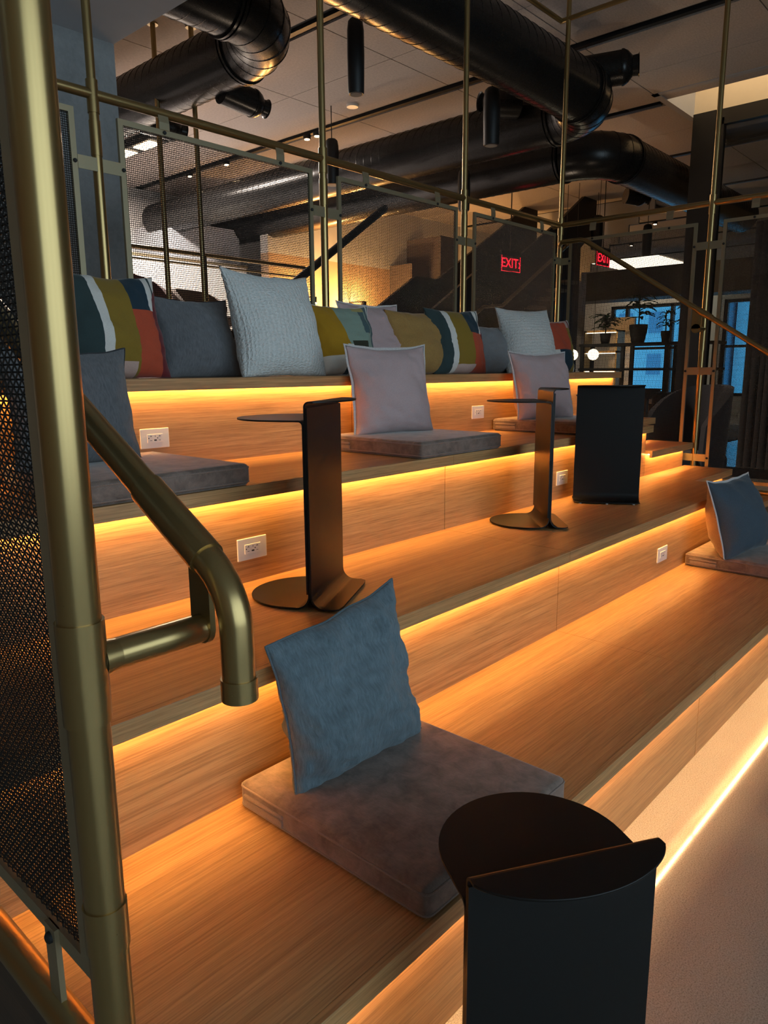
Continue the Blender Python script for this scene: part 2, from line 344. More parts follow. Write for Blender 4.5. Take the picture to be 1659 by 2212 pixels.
for n, (y0, y1, mull) in enumerate(((8.3, 11.4, (9.35, 10.85)), (5.0, 7.75, (6.4,)))):
    wn = thing('window_%d' % (n + 1), 'tall black framed window showing blue dusk outside, %s' % ('behind the potted plants' if n == 0 else 'seen past the black column'), None, (24.1, y0, .55)); wn['kind'] = 'structure'
    f = MB().box(24.05, 24.2, y0, y1, .55, .65).box(24.05, 24.2, y0, y1, 3.35, 3.45).box(24.05, 24.2, y0, y0 + .1, .55, 3.45).box(24.05, 24.2, y1 - .1, y1, .55, 3.45)
    for q in mull: f.box(24.05, 24.2, q - .05, q + .05, .55, 3.45)
    f.box(24.05, 24.2, y0, y1, 2.02, 2.10)
    f.build('window_frame', 'black_metal', wn, smooth=False)
    B(24.11, 24.125, y0, y1, .55, 3.45).build('pane', 'clear_glass', wn, smooth=False)
# buildings across the street
for k, (y0, y1, x0, h, mm) in enumerate(((4, 13.5, 44, 9, 'facade_blue'), (16.2, 26, 47, 14, 'facade_blue'), (13.7, 16.0, 43, 7, 'facade_grey'))):
    bl = thing('office_building', ['pale blue office block across the street, nearer the black column', 'tallest pale blue office block across the street', 'narrow slate blue building between two paler blocks'][k], 'building', (x0, y0, 0))
    B(x0, x0 + 6, y0, y1, -4, h).build('wall', mm, bl, smooth=False)
    wm = B(x0 - .05, x0 + .02, 0, .9, 0, 1.3).mesh('window', False)
    for zz in (-1.5, 1, 3.6, 6.2, 8.8):
        if zz + 1.4 > h: continue
        yy = y0 + .6
        while yy + 1 < y1:
            o = link('window', wm, 'facade_grey' if mm != 'facade_grey' else 'plaster_blue', bl); o.location = (-x0, yy - y0, zz); yy += 2.0
bl = thing('office_building', 'unseen brick building added to screen blue sky from the glazed wall', 'building', (0, -18, 0))
B(-45, 45, -24, -18, -4, 26).build('wall', 'facade_brick', bl, smooth=False)  # out of view, added to block blue sky light at the front windows
wm = B(-.6, .6, -18.02, -17.96, 0, 1.8).mesh('window', False)
for ii in range(9):
    for jj in range(4):
        o = link('window', wm, 'plaster_blue', bl); o.location = (-14 + ii * 3.2, 18, 1 + jj * 3.2)
# concrete column, soffit
struct('column_concrete', B(0.2, 2.60, 4.6, 5.6, 0, 3.42), 'concrete', 'grey concrete pier behind the back guard, under the white soffit')
struct('soffit', B(-6, 2.60, 3.35, 9.0, 3.42, ZC + .06), 'plaster_blue', 'smooth grey white dropped soffit at the upper left')

# ------------------------------------------------------------------ stepped oak seating
names = ['lowest oak seating tier, rising from the stone floor', 'second oak seating tier, carrying three laptop tables', 'third oak seating tier with three brown seat pads', 'topmost oak seating tier lined with throw pillows']
for k in (1, 2, 3, 4):
    z = top(k); y0 = nose(k); yb = rise(k + 1) + 0.004 if k < 4 else 3.12
    t = thing('seating_tier', names[k - 1], 'seating', (XA, y0, top(k - 1)), group='oak seating tiers')
    xend = XE if k == 4 else XS
    segs = [(XA, XM - .001), (XM + .001, XS)] if k < 4 else [(XA, XM - .001), (XM + .001, XS - .001), (XS + .001, XE)]
    for a, b in segs:
        B(a, b, y0 + .019, yb, z - .022, z).build('tread_board', 'oak', t, smooth=False)
        B(a, b, y0, y0 + .0185, z - T, z).build('nosing', 'oak', t, smooth=False, bevel=.0012)
        e = S if (b == XE) else 0
        B(a + (.0008 if a > XA else 0), b - .0008 - (.04 if b == XE else 0), rise(k), rise(k) + .02, top(k - 1), z - .022).build('riser_panel', 'oak', t, smooth=False)
        B(a + .01, b - .01 - e, y0 + .022, y0 + .034, z - .027, z - .0222).build('led_strip', 'led_pale' if k == 1 else 'led', t, smooth=False)
    if k < 4:
        B(XS - .02, XS, rise(k) + .02, nose(k) + D / 2 + S + .02, top(k - 1), z - .022).build('end_panel', 'oak', t, smooth=False)
ordn = ['lowest half height oak aisle step at the far right', 'middle half height oak aisle step under the right guard post', 'upper half height oak aisle step behind the dark table column']
for k in (0, 1, 2):
    z = top(k) + H / 2; y0 = nose(k + 1); ya = y0 + D / 2
    t = thing('aisle_step', ordn[k], 'step', (XS, y0, top(k)), group='oak aisle steps')
    a, b = XS + .002, XE
    for (zz, yy, yb, zb, rf) in ((z, y0, ya + S, top(k), 0), (top(k + 1), ya, nose(k + 2) + S, z, 1)):
        B(a, b, yy + .019, yb + .003, zz - .022, zz).build('tread_board', 'oak', t, smooth=False)
        B(a, b, yy, yy + .0185, zz - T, zz).build('nosing', 'oak', t, smooth=False, bevel=.0012)
        B(a, b - .06, yy + S, yy + S + .02, zb, zz - .022).build('riser_panel', 'oak', t, smooth=False)
        B(a + .01, b - .08, yy + .022, yy + .034, zz - .027, zz - .0222).build('led_strip', 'led', t, smooth=False)
sk = B(0.355, 0.385, 0.80, 3.12, 0, 0.49).build('side_skirt', 'oak_dark', None, smooth=False)  # skirt in a darker wood than the treads
tag(sk, 'dark wooden side panel closing the left end of the tiers', 'panel')

# ------------------------------------------------------------------ outlets
def outlet(x, k, label):
    z = top(k - 1) + .119; y = rise(k)
    t = thing('power_outlet', label, 'outlet', (x, y, z), group='white outlets in the oak risers')
    B(-.063, .063, -.006, 0, -.039, .039).build('wall_plate', 'outlet_white', t, smooth=False, local=True, bevel=.0025)
    ins = B(-.034, .034, -.0085, -.005, -.0165, .0165).build('socket_face', 'outlet_white', t, smooth=False, local=True, bevel=.001)
    for sx in (-.019, .019):
        s = MB().box(sx - .0045, sx + .0045, -.0092, -.0084, .007, .0085).box(sx - .0008, sx + .0008, -.0092, -.0084, .007, .0115).box(sx - .0045, sx + .0035, -.0092, -.0084, -.0085, -.007)
        s.lathe([(.0022, -.0092), (.0022, -.0084)], (sx - .0095, 0, .001), 'Y', 10)
        s.build('socket_slots', 'outlet_slot', ins, smooth=False, local=True)
    B(-.0055, .0055, -.0092, -.0084, -.0095, -.0045).build('usb_port', 'outlet_slot', ins, smooth=False, local=True)
    B(-.0009, .0009, -.0092, -.0084, .006, .011).build('indicator', 'outlet_slot', ins, smooth=False, local=True)
outlet(1.528, 4, 'white outlet half hidden behind the grey pillow on the third tier')
outlet(1.528, 3, 'white outlet in the riser left of the near bronze table column')
outlet(3.73, 2, 'white outlet in the lowest visible riser, near the navy pillow')
outlet(3.73, 4, 'white outlet in the top riser beside the farther mauve pillow')
outlet(3.72, 3, 'white outlet between the bronze table and the dark table back')

# ------------------------------------------------------------------ laptop tables
def arc(cx, cy, r, a0, a1, n): return [(cx + r * math.cos(R(a0 + (a1 - a0) * i / n)), cy + r * math.sin(R(a0 + (a1 - a0) * i / n))) for i in range(n + 1)]
def laptop_table(label, loc, rz):
    W, hh, th = .35, .638, .005
    t = thing('laptop_table', label, 'table', loc, rz, 'C shaped metal laptop tables')
    hw = W / 2
    # outlines in plan: +y is the large D side, -y the small lip
    bigD = [(-hw, .03), (-hw, .10)] + arc(0, .10, hw, 180, 0, 28)[1:-1] + [(hw, .10), (hw, .03)]
    baseD = [(-hw, .04), (-hw, .075)] + arc(0, .075, hw, 180, 0, 28)[1:-1] + [(hw, .075), (hw, .04)]
    lip = [(hw, -.020)] + [(hw * math.cos(R(a)), -.022 - .076 * (1 - math.cos(R(a)) ** 2) ** .72) for a in range(-6, -180, -6)] + [(-hw, -.020)]
    foot = [(hw, -.04), (hw, -.072), (hw - .012, -.088), (hw - .04, -.094), (-hw + .04, -.094), (-hw + .012, -.088), (-hw, -.072), (-hw, -.04)]
    def sheet(prof, mb):           # strip bent along profile (y,z) across the full width
        n = len(prof)
        for i in range(n - 1):
            (ya, za), (yb, zb) = prof[i], prof[i + 1]
            def nr(j):
                p, q = prof[max(j - 1, 0)], prof[min(j + 1, n - 1)]; dy, dz = q[0] - p[0], q[1] - p[1]; l = math.hypot(dy, dz); return (-dz / l * th / 2, dy / l * th / 2)
            na, nb = nr(i), nr(i + 1)
            v = []
            for x in (-hw, hw): v += [(x, ya + na[0], za + na[1]), (x, ya - na[0], za - na[1]), (x, yb + nb[0], zb + nb[1]), (x, yb - nb[0], zb - nb[1])]
            fs = [(0, 2, 6, 4), (1, 5, 7, 3), (0, 1, 3, 2), (4, 6, 7, 5)]
            if i == 0: fs.append((0, 4, 5, 1))
            if i == n - 2: fs.append((2, 3, 7, 6))
            mb.add(v, fs)
        return mb
    z0 = .006 + th / 2; rb = .042; rt = .014
    yA = th / 2 + .0004      # sheet A: base D, column, lip at the very top
    pA = [(.045, z0)] + [(yA + rb - rb * math.sin(R(a)), z0 + rb - rb * math.cos(R(a))) for a in range(0, 91, 10)] 
    pA += [(yA, hh - rt - th)] + [(yA - rt + rt * math.cos(R(a)), hh - rt - th / 2 + rt * math.sin(R(a))) for a in range(0, 91, 15)] + [(-.024, hh - th / 2)]
    yB = -th / 2 - .0004     # sheet B: foot, column, large top
    pB = [(-.045, z0)] + [(yB - rb + rb * math.sin(R(a)), z0 + rb - rb * math.cos(R(a))) for a in range(0, 91, 10)]
    pB += [(yB, hh - rt - th)]
    pC = [(yA + th + .0008, .3), (yA + th + .0008, .583 - rt - th)] + [(yA + th + .0008 + rt - rt * math.cos(R(a)), .583 - th - rt + th / 2 + rt * math.sin(R(a))) for a in range(0, 91, 15)] + [(.034, .583 - th / 2)]
    col = sheet(pA, MB()); sheet(pB, col)
    col.box(-hw, hw, yA - .001, yA + th * 1.6, .055, .32)
    sheet(pC, col)
    col.build('column', 'table_metal', t, local=True, fix=False)
    MB().prism(bigD, .583 - th, .583).build('table_top', 'table_metal', t, local=True, bevel=.0012)
    MB().prism(baseD, z0 - th / 2, z0 + th / 2).build('base_plate', 'table_metal', t, local=True, bevel=.0012)
    MB().prism(lip, hh - th, hh).build('top_lip', 'table_metal', t, local=True, bevel=.0012)
    MB().prism(foot, z0 - th / 2, z0 + th / 2).build('foot_lip', 'table_metal', t, local=True, bevel=.0012)
    for px, py in ((0, .22), (-.14, .08), (.14, .08), (-.14, -.075), (.14, -.075), (0, -.08)):
        MB().lathe([(.008, 0), (.008, .0062)], (px, py, 0), n=10).build('glide', 'clear_foot', t, local=True)
    return t
laptop_table('near black laptop table standing on the stone floor in front', (0.997, 0.503, 0), R(-31.6))
laptop_table('bronze laptop table nearest the handrail on the second tier', (1.583, 1.690, top(2)), R(29.3))
laptop_table('slim laptop table turned edge on, before the right mauve pillow', (3.067, 1.754, top(2)), R(41.5))
laptop_table('laptop table showing its wide dark blue back on the second tier', (3.785, 1.773, top(2)), R(-59))

# ------------------------------------------------------------------ seat pads
def rbox(w, d, h, r, n=4):
    bm = bmesh.new(); bmesh.ops.create_cube(bm, size=1)
    for v in bm.verts: v.co = Vector((v.co.x * w, v.co.y * d, (v.co.z + .5) * h))
    bmesh.ops.bevel(bm, geom=list(bm.edges), offset=r, segments=n, affect='EDGES', profile=.5)
    return bm
def pad(label, x0, y0, wd=.56, dp=.605, z=0, h=.074, zip_side=None, rz=0):
    t = thing('seat_pad', label, 'cushion', (x0 + wd / 2, y0 + dp / 2, z), rz, 'brown velvet seat pads')
    bm = rbox(wd, dp, h, .02)
    bmesh.ops.bisect_plane(bm, geom=list(bm.verts) + list(bm.edges) + list(bm.faces), plane_co=(0, 0, h * .5), plane_no=(0, 0, 1))
    me = bpy.data.meshes.new('cover'); bm.to_mesh(me); bm.free()
    me.polygons.foreach_set('use_smooth', [True] * len(me.polygons))
    link('cover', me, 'velvet_brown', t)
    for zz in (h - .013, .013):
        c = .02; pts = []
        for cx, cy, a0 in ((wd / 2 - c, dp / 2 - c, 0), (-wd / 2 + c, dp / 2 - c, 90), (-wd / 2 + c, -dp / 2 + c, 180), (wd / 2 - c, -dp / 2 + c, 270)):
            pts += [(cx + (c - .001) * math.cos(R(a0 + q)), cy + (c - .001) * math.sin(R(a0 + q)), zz) for q in (0, 30, 60, 90)]
        MB().tube(pts + [pts[0]], .0028, 8, False).build('piping', 'velvet_piping', t, local=True)
    if zip_side:
        b = MB().box(-wd / 2 - .0035, -wd / 2 + .01, dp / 2 - .17, dp / 2 - .03, .016, .034).box(-wd / 2 - .006, -wd / 2 + .01, dp / 2 - .17, dp / 2 - .025, .038, .047)
        b.build('zip_placket', 'velvet_piping', t, local=True, bevel=.003)
    return t
pad('brown velvet seat pad under the blue pillow in the foreground', .985, .785, z=top(1), zip_side=1)
pad('brown velvet seat pad on the third tier, crossed by the handrail', .935, 1.965, wd=.57, z=top(3))
pad('brown velvet seat pad under the middle mauve pillow', 2.41, 1.962, wd=.615, z=top(3), zip_side=1)
pad('brown velvet seat pad under the farther mauve pillow', 3.87, 1.985, wd=.60, z=top(3), zip_side=1)
pad('brown velvet seat pad under the navy pillow at the right', 4.025, .80, wd=.60, z=top(1), zip_side=1)

# ------------------------------------------------------------------ pillows
def pillow(label, name, x, y, z, wd, ht, th, lean, rz, mats, seed=0, flange=None, n=34, wrinkle=.010, piping=None, back=None, sink=.02, pinch=.10, group=None, roll=0, skew=0):
    t = thing(name, label, 'pillow', (x, y, z), rz, group)
    cl, sl = math.cos(lean), math.sin(lean)
    mbv = []; faces = []; uvs = []; mi = []
    def shape(u, v, side):
        s = wd / 2 * u * (1 - pinch * (1 - v * v) * u * u); q = ht / 2 * v * (1 - pinch * (1 - u * u) * v * v)
        e = max(0, (1 - abs(u) ** 2.1)) * max(0, (1 - abs(v) ** 2.1))
        tk = th * .63 * e ** .55 * (1 - .25 * v)
        nz = noise.noise(Vector((u * 1.7 + seed * 7.1, v * 1.7, side * 3 + seed)))
        fold = noise.noise(Vector((u * 2.2 + seed * 3.7, v * 6.5 + u * 1.5, side * 5 + seed * 1.3)))
        fold2 = noise.noise(Vector((u * 7.0 + v * 2.0 + seed * 1.9, v * 3.0, side * 2 + seed * 2.3)))
        rim_ = (1 - e) * e ** .35
        tk += e ** .4 * (nz * wrinkle * 2.4 + (.35 - abs(fold)) * wrinkle * 2.2 * (.3 + .5 * (1 - v) / 2 + .6 * abs(u))) + rim_ * fold2 * wrinkle * 2.0
        s += noise.noise(Vector((v * 2.5, seed * 5.0, u))) * .006 * abs(u); q += noise.noise(Vector((u * 2.5, seed * 9.0, v))) * .006 * abs(v)
        return s, -side * max(tk, 0.0), q + ht / 2
    def place(p):
        a, b, c = p
        c *= 1 + skew * a / wd
        if roll: a, c = a * math.cos(roll) - (c - ht / 2) * math.sin(roll), (c - ht / 2) * math.cos(roll) + a * math.sin(roll) + ht / 2
        yy, zz = b * cl + c * sl, c * cl - b * sl
        zz -= sink
        if zz < .0: yy += -.0 ; zz = zz * .06 + .0012
        return (a, yy, zz)
    idx = {}
    def vid(i, j, side):
        edge = i in (0, n) or j in (0, n); k = (i, j, 0 if edge else side)
        if k not in idx:
            f = lambda q: math.sin((2 * q / n - 1) * math.pi / 2) * .45 + (2 * q / n - 1) * .55
            idx[k] = len(mbv); mbv.append(place(shape(f(i), f(j), side)))
        return idx[k]
    for side in (1, -1):
        for i in range(n):
            for j in range(n):
                q = [(i, j), (i + 1, j), (i + 1, j + 1), (i, j + 1)]
                if side < 0: q = q[::-1]
                faces.append([vid(a, b, side) for a, b in q]); uvs += [((a / n if side > 0 else 1 - a / n), b / n) for a, b in q]; mi.append(0 if side > 0 else (1 if back else 0))
    me = bpy.data.meshes.new('cover'); me.from_pydata(mbv, [], faces); ul = me.uv_layers.new(name='UVMap')
    for l, uv in zip(ul.data, uvs): l.uv = uv
    me.polygons.foreach_set('use_smooth', [True] * len(me.polygons)); me.polygons.foreach_set('material_index', mi)
    link('cover', me, [mats, back] if back else mats, t)
    rim = [vid(i, 0, 1) for i in range(n)] + [vid(n, j, 1) for j in range(n)] + [vid(i, n, 1) for i in range(n, 0, -1)] + [vid(0, j, 1) for j in range(n, 0, -1)]
    pts = [Vector(mbv[k]) for k in rim]
    if piping: MB().tube(pts + [pts[0]], .0032, 6, False).build('piping', piping, t, local=True)
    if flange:
        cen = Vector((0, ht / 2 * sl, ht / 2 * cl - sink)); fb = MB(); m = len(pts)
        d0 = Vector((0, cl, -sl)) * .0022
        outp = []
        for k, p in enumerate(pts):
            dr = (p - cen); dr -= Vector((0, cl, -sl)) * dr.dot(Vector((0, cl, -sl))); q = p + dr.normalized() * .013
            if q.z < .0015: q.z = .0015
            outp.append(q)
        vs = [p + d0 for p in pts] + [p - d0 for p in pts] + [q + d0 * .6 for q in outp] + [q - d0 * .6 for q in outp]
        fs = []
        for k in range(m):
            l = (k + 1) % m
            fs += [(k, l, 2 * m + l, 2 * m + k), (m + k, 3 * m + k, 3 * m + l, m + l), (2 * m + k, 2 * m + l, 3 * m + l, 3 * m + k)]
        fb.add(vs, fs).build('flange', flange, t, local=True)
    return t
G4 = 'pillows along the top tier'
Z4 = top(4)
pillow('patchwork pillow with teal, olive and rust patches behind the big post', 'throw_pillow', 1.524, 2.840, Z4, .50, .46, .17, R(14), R(0), 'patch_one', 1, group=G4)
pillow('large plain grey pillow right of the first patchwork pillow', 'throw_pillow', 2.019, 2.950, Z4, .44, .40, .15, R(16), R(2), 'grey_tweed', 2, piping='dark_thread', group=G4)
pillow('biggest white puckered pillow on the top tier', 'throw_pillow', 2.352, 2.760, Z4, .565, .53, .18, R(14), R(4), 'white_knit', 3, group=G4, wrinkle=.006)
pillow('patchwork pillow with mustard and sage curves', 'throw_pillow', 2.935, 2.920, Z4, .44, .42, .16, R(15), R(-8), 'patch_two', 4, piping='pale_flange', group=G4)
pillow('mauve pillow on the top tier between mustard patchwork and tan', 'throw_pillow', 3.270, 2.985, Z4, .46, .45, .15, R(15), R(-6), 'mauve_cotton', 5, flange='mauve_flange', group=G4)
pillow('tan mustard pillow between mauve and patchwork pillows', 'throw_pillow', 3.560, 2.900, Z4, .45, .42, .16, R(14), R(-10), 'tan_cotton', 6, group=G4)
pillow('patchwork pillow with navy and rust patches right of the tan one', 'throw_pillow', 3.858, 2.830, Z4, .48, .44, .17, R(13), R(-8), 'patch_three', 7, group=G4)
pillow('small grey pillow between patchwork and white ribbed pillow', 'throw_pillow', 4.446, 2.930, Z4, .42, .37, .17, R(18), R(-6), 'grey_wool', 8, group=G4)
pillow('white ribbed pillow at the right of the top tier', 'throw_pillow', 4.694, 2.790, Z4, .52, .50, .19, R(17), R(-14), 'white_ribbed', 9, group=G4, wrinkle=.006)
pillow('rightmost patchwork pillow with a rust square and navy square', 'throw_pillow', 5.260, 2.930, Z4, .44, .44, .17, R(12), R(-12), 'patch_four', 10, group=G4)
Z3 = top(3) + .072
pillow('dark grey pillow on the third tier beside the big post', 'throw_pillow', 1.137, 2.400, Z3, .45, .41, .15, R(10), R(2), 'grey_tweed', 11, piping='dark_thread')
pillow('mauve pillow on the middle seat pad of the third tier', 'throw_pillow', 2.725, 2.390, Z3, .47, .45, .16, R(11), R(-14), 'mauve_cotton', 12, flange='mauve_flange')
pillow('farther mauve pillow with pale flange behind the slim table', 'throw_pillow', 4.09, 2.330, Z3, .465, .44, .18, R(14), R(-16), 'mauve_cotton', 13, flange='mauve_flange')
Z1 = top(1) + .072
pillow('blue grey linen pillow on the foreground seat pad', 'throw_pillow', 1.268, 1.225, Z1, .46, .42, .13, R(15), R(-2), 'blue_linen', 14, piping='blue_piping', wrinkle=.015, n=56, pinch=.08, skew=.16)
pillow('navy pillow with taupe back and pale flange at the right edge', 'throw_pillow', 4.27, 1.160, Z1, .52, .44, .20, R(17), R(-6), 'navy_cotton', 15, flange='pale_flange', back='taupe_cotton', wrinkle=.006)

# ------------------------------------------------------------------ guards: pipes and woven mesh panels
def wire_mesh(wd, ht, pitch, r, amp):
    mb = MB(); nu, nv = int(wd / pitch), int(ht / pitch); pu, pv = wd / nu, ht / nv
    vs, fs = mb.v, mb.f
    def strand(pts, ax):
        o = len(vs)
        for a, d, b in pts:
            if ax: vs.extend([(a - r, d, b), (a, d - r, b), (a + r, d, b), (a, d + r, b)])
            else: vs.extend([(a, d, b - r), (a, d - r, b), (a, d, b + r), (a, d + r, b)])
        for i in range(len(pts) - 1):
            for k in range(4):
                fs.append((o + i * 4 + k, o + i * 4 + (k + 1) % 4, o + i * 4 + 4 + (k + 1) % 4, o + i * 4 + 4 + k))
    for i in range(1, nu): strand([(i * pu, amp * (1 if (i + j) % 2 else -1) if 0 < j < nv else 0, j * pv) for j in range(nv + 1)], 1)
    for j in range(1, nv): strand([(i * pu, -amp * (1 if (i + j) % 2 else -1) if 0 < i < nu else 0, j * pv) for i in range(nu + 1)], 0)
    mb.mi = [0] * len(fs)
    me = mb.mesh('woven_mesh', True, fix=False); me.materials.append(MATS['mesh_dark']); return me
FW = .024
def frame_mesh(wd, ht):
    mb = MB().box(0, FW, -.008, .008, 0, ht).box(wd - FW, wd, -.008, .008, 0, ht).box(FW, wd - FW, -.008, .008, 0, FW).box(FW, wd - FW, -.008, .008, ht - FW, ht)
    me = mb.mesh('mesh_panel', False); me.materials.append(MATS['champagne_flat']); return me
boltm = MB().lathe([(.0085, 0), (.008, .004), (.005, .0065)], (0, 0, 0), 'Y', 12).mesh('bolt'); boltm.materials.append(MATS['black_rubber'])
for q in boltm.vertices: q.co.y = -q.co.y
# top clip: strap that hooks over the rail; side strap between post and frame (local x along the panel)
clipm = MB()
pr = [(-.010, -.075), (-.010, -.045), (.004, .012), (.022, .016), (.022, .019), (.001, .016), (-.013, -.044), (-.013, -.075)]
clipm.prism(pr, -.026, .026, 'X'); clipm = clipm.mesh('clip', False); clipm.materials.append(MATS['champagne_flat'])
strapm = MB().box(0, .085, -.0115, -.0085, -.027, .027).mesh('strap', False); strapm.materials.append(MATS['champagne_flat'])
PD = .021   # pipe radius below the rail
ZR = 2.574
def guard_panel(parent, origin, rz, wd, ht, meshes, tabs, bolts=True):
    fr = link('mesh_panel', meshes[0], 'champagne_flat', parent); fr.location = Vector(origin) - Vector(wloc(parent)); fr.rotation_euler = (0, 0, rz)
    wm = link('woven_mesh', meshes[1], 'mesh_dark', fr); wm.location = (FW - .004, 0, FW - .004); wm['kind'] = 'stuff'
    for u in (.2, .8):
        b = link('bolt', boltm, 'black_rubber', fr); b.location = (wd * u, -.011, ht - FW / 2)
        c = link('clip', clipm, 'champagne_flat', fr); c.location = (wd * u, 0, ZR - origin[2])
    for zt in tabs:
        for xx, s in ((0, -1), (wd, 1)):
            st = link('strap', strapm, 'champagne_flat', fr); st.location = (xx - (.085 if s < 0 else 0), 0, zt - origin[2])
            if not bolts: continue
            b = link('bolt', boltm, 'black_rubber', fr); b.location = (xx - s * FW / 2, -.011, zt - origin[2])
def post(parent, x, y, z0, z1, rail=True, sleeve=(2.33, 2.47)):
    p = MB().tube([(x, y, z0), (x, y, ZR)], PD, 24).build('post', 'champagne', parent)
    MB().tube([(x, y, ZR), (x, y, z1)], .0185, 24).build('post_upper', 'champagne', p)
    MB().tube([(x, y, ZR - .075), (x, y, ZR + .055)], .0245, 24).build('tee_fitting', 'champagne', p)
    MB().tube([(x, y, sleeve[0]), (x, y, sleeve[1])], .0235, 24).build('sleeve', 'champagne', p)
    return p
rg = thing('rear_guard', 'brass pipe guard with woven mesh panels behind the pillows', 'guardrail', (1.673, YG, top(4)))
PX = [.345, 1.674, 3.004, 4.334, 5.66]
for x in PX[1:4]: post(rg, x, YG, top(4) - .05, ZC - .001)
MB().tube([(XL + .025, YG, ZR), (PX[4] - .02, YG, ZR)], PD, 24).build('rail', 'champagne', rg)
MB().tube([(4.2, YG + .06, 4.10), (5.66, YG + .06, 4.10)], .0185, 16).build('upper_rail', 'champagne', rg)
Z0 = 1.45; PH = 2.50 - Z0; PWD = 1.135
rm = (frame_mesh(PWD, PH), wire_mesh(PWD - 2 * FW + .008, PH - 2 * FW + .008, .0090, .0014, .0015))
for i in range(4): guard_panel(rg, (PX[i] + (PX[i + 1] - PX[i] - PWD) / 2, YG - .01, Z0), 0, PWD, PH, rm, (2.29, 1.62))
MB().tube([(XL + .025, YG, 1.375), (PX[4] - .02, YG, 1.375)], PD, 16).build('lower_rail', 'champagne', rg)
# right side guard
gr = thing('side_guard', 'brass pipe guard with mesh panels and handrail along the right aisle', 'guardrail', (XG, YP, 0))
SW = 1.02; SH = 2.45 - .59
sm = (frame_mesh(SW, SH), wire_mesh(SW - 2 * FW + .008, SH - 2 * FW + .008, .0090, .0014, .0015))
post(gr, XG, YG, 0, ZC - .001, sleeve=(2.2, 2.3)); post(gr, XG, YP, 0, ZC - .001, sleeve=(1.55, 1.7)); post(gr, XG, .77, 0, ZC - .001)
MB().tube([(XG, YG + .07, ZR), (XG, .3, ZR)], PD, 24).build('rail', 'champagne', gr)
MB().tube([(XG, YG + .07, 4.10), (XG, .3, 4.10)], .0185, 16).build('upper_rail', 'champagne', gr)
MB().tube([(XG, YG, .535), (XG, .3, .535)], PD, 16).build('lower_rail', 'champagne', gr)
for y1 in (3.075, 1.875): guard_panel(gr, (XG - .01, y1, .59), R(-90), SW, SH, sm, (2.285, 1.40, .76))
xh = XG - .159
hr = MB().tube([(XG, YG - .0, 2.414), (XG - .06, YG - .03, 2.414), (xh, 3.06, 2.414), (xh, 2.90, 2.414), (xh, 2.86, 2.405), (xh, 1.47, 1.521), (xh, .75, 1.065)], .0185, 20).build('handrail', 'champagne', gr)
MB().tube([(xh, 1.96, 1.832), (xh, 1.86, 1.769)], .0225, 20).build('sleeve', 'champagne', hr)
bk = MB().box(xh - .005, xh + .005, 1.93, 1.995, 1.70, 1.84); bk.lathe([(.0325, -.005), (.0325, .005)], (xh, 1.9625, 1.70), 'X', 20); bk.tube([(xh, YP, 1.70), (XG, YP, 1.70)], .0185, 16)
bk.build('bracket', 'champagne', hr)
# left side guard, next to the camera
gl_ = thing('side_guard', 'brass pipe guard with big near post and black mesh at the left edge', 'guardrail', (XL, .77, 0))
yb = .77
p0 = MB().tube([(XL, yb, 0), (XL, yb, 4.6)], .0235, 40).build('post', 'champagne', gl_)
MB().tube([(XL, yb, 1.035), (XL, yb, 1.155)], .0265, 40).build('tee_fitting', 'champagne', p0)
MB().tube([(XL, yb, .74), (XL, yb, .80)], .0255, 40).build('sleeve', 'champagne', p0)
post(gl_, XL, YP, 0, 3.4); post(gl_, XL, YG, 0, 3.4)
MB().tube([(XL, YG, ZR), (XL, .3, ZR)], PD, 24).build('rail', 'champagne', gl_)
MB().tube([(XL, YG, .535), (XL, .80, .535)], .0225, 24).build('lower_rail', 'champagne', gl_)
LH = 2.45 - .648; LW = 1.04
lm = (frame_mesh(LW, LH), wire_mesh(LW - 2 * FW + .008, LH - 2 * FW + .008, .0085, .0012, .0017))
guard_panel(gl_, (XL + .01, YP - .09, .648), R(-90), LW, LH, lm, (2.285,), False)
guard_panel(gl_, (XL + .01, YG - .09, .648), R(-90), LW, LH, lm, (2.285, 1.40))
# foot bracket under the near panel
fb = MB().box(XL - .004, XL + .004, .925, .957, .55, .672).build('foot_bracket', 'champagne_flat', gl_)
o = link('bolt', boltm, 'black_rubber', fb); o.rotation_euler = (0, 0, R(-90)); o.location = Vector((XL - .004, .94, .655)) - Vector(wloc(gl_)) - Vector((0, 0, 0))
xh = XL + .159
hp = [(xh, 3.0, 2.464), (xh, 1.006, 1.339), (xh, .80, 1.2225)]
hr = MB().tube(hp, .0205, 32).build('handrail', 'champagne', gl_)
MB().tube([(xh, .885, 1.2705), (xh, .755, 1.197)], .0235, 32).build('sleeve', 'champagne', hr)
el = [(xh, .775, 1.2085)]
c0 = Vector((xh, .745, 1.1915)); e0 = Vector((xh, .700, 1.125))
for i in range(9):
    q = i / 8; a = Vector((xh, .708, 1.168)); el.append(tuple((1 - q) ** 2 * c0 + 2 * q * (1 - q) * a + q * q * e0))
el.append((xh, .699, 1.032))
MB().tube(el, .0205, 32).build('elbow', 'champagne', hr)
MB().tube([(xh, .699, 1.056), (xh, .699, 1.028)], .0228, 32).build('end_cap', 'champagne', hr)
bk = MB().tube([(XL, yb, 1.104), (xh + .004, yb, 1.104)], .0185, 28)
bk.build('stub_arm', 'champagne', hr)
MB().tube([(XL + .02, yb, 1.104), (XL + .04, yb, 1.104)], [.021, .0185], 28, False).build('weld_collar', 'champagne', hr)
ep = [(yb + .021, 1.20)] + [(yb + .021, 1.104)] + [(yb + .0205 * math.cos(R(a)), 1.104 + .0205 * math.sin(R(a))) for a in range(-10, -180, -20)] + [(yb - .021, 1.104), (yb - .021, 1.19)]
MB().prism(ep, xh - .004, xh + .004, 'X').build('bracket_plate', 'champagne', hr)

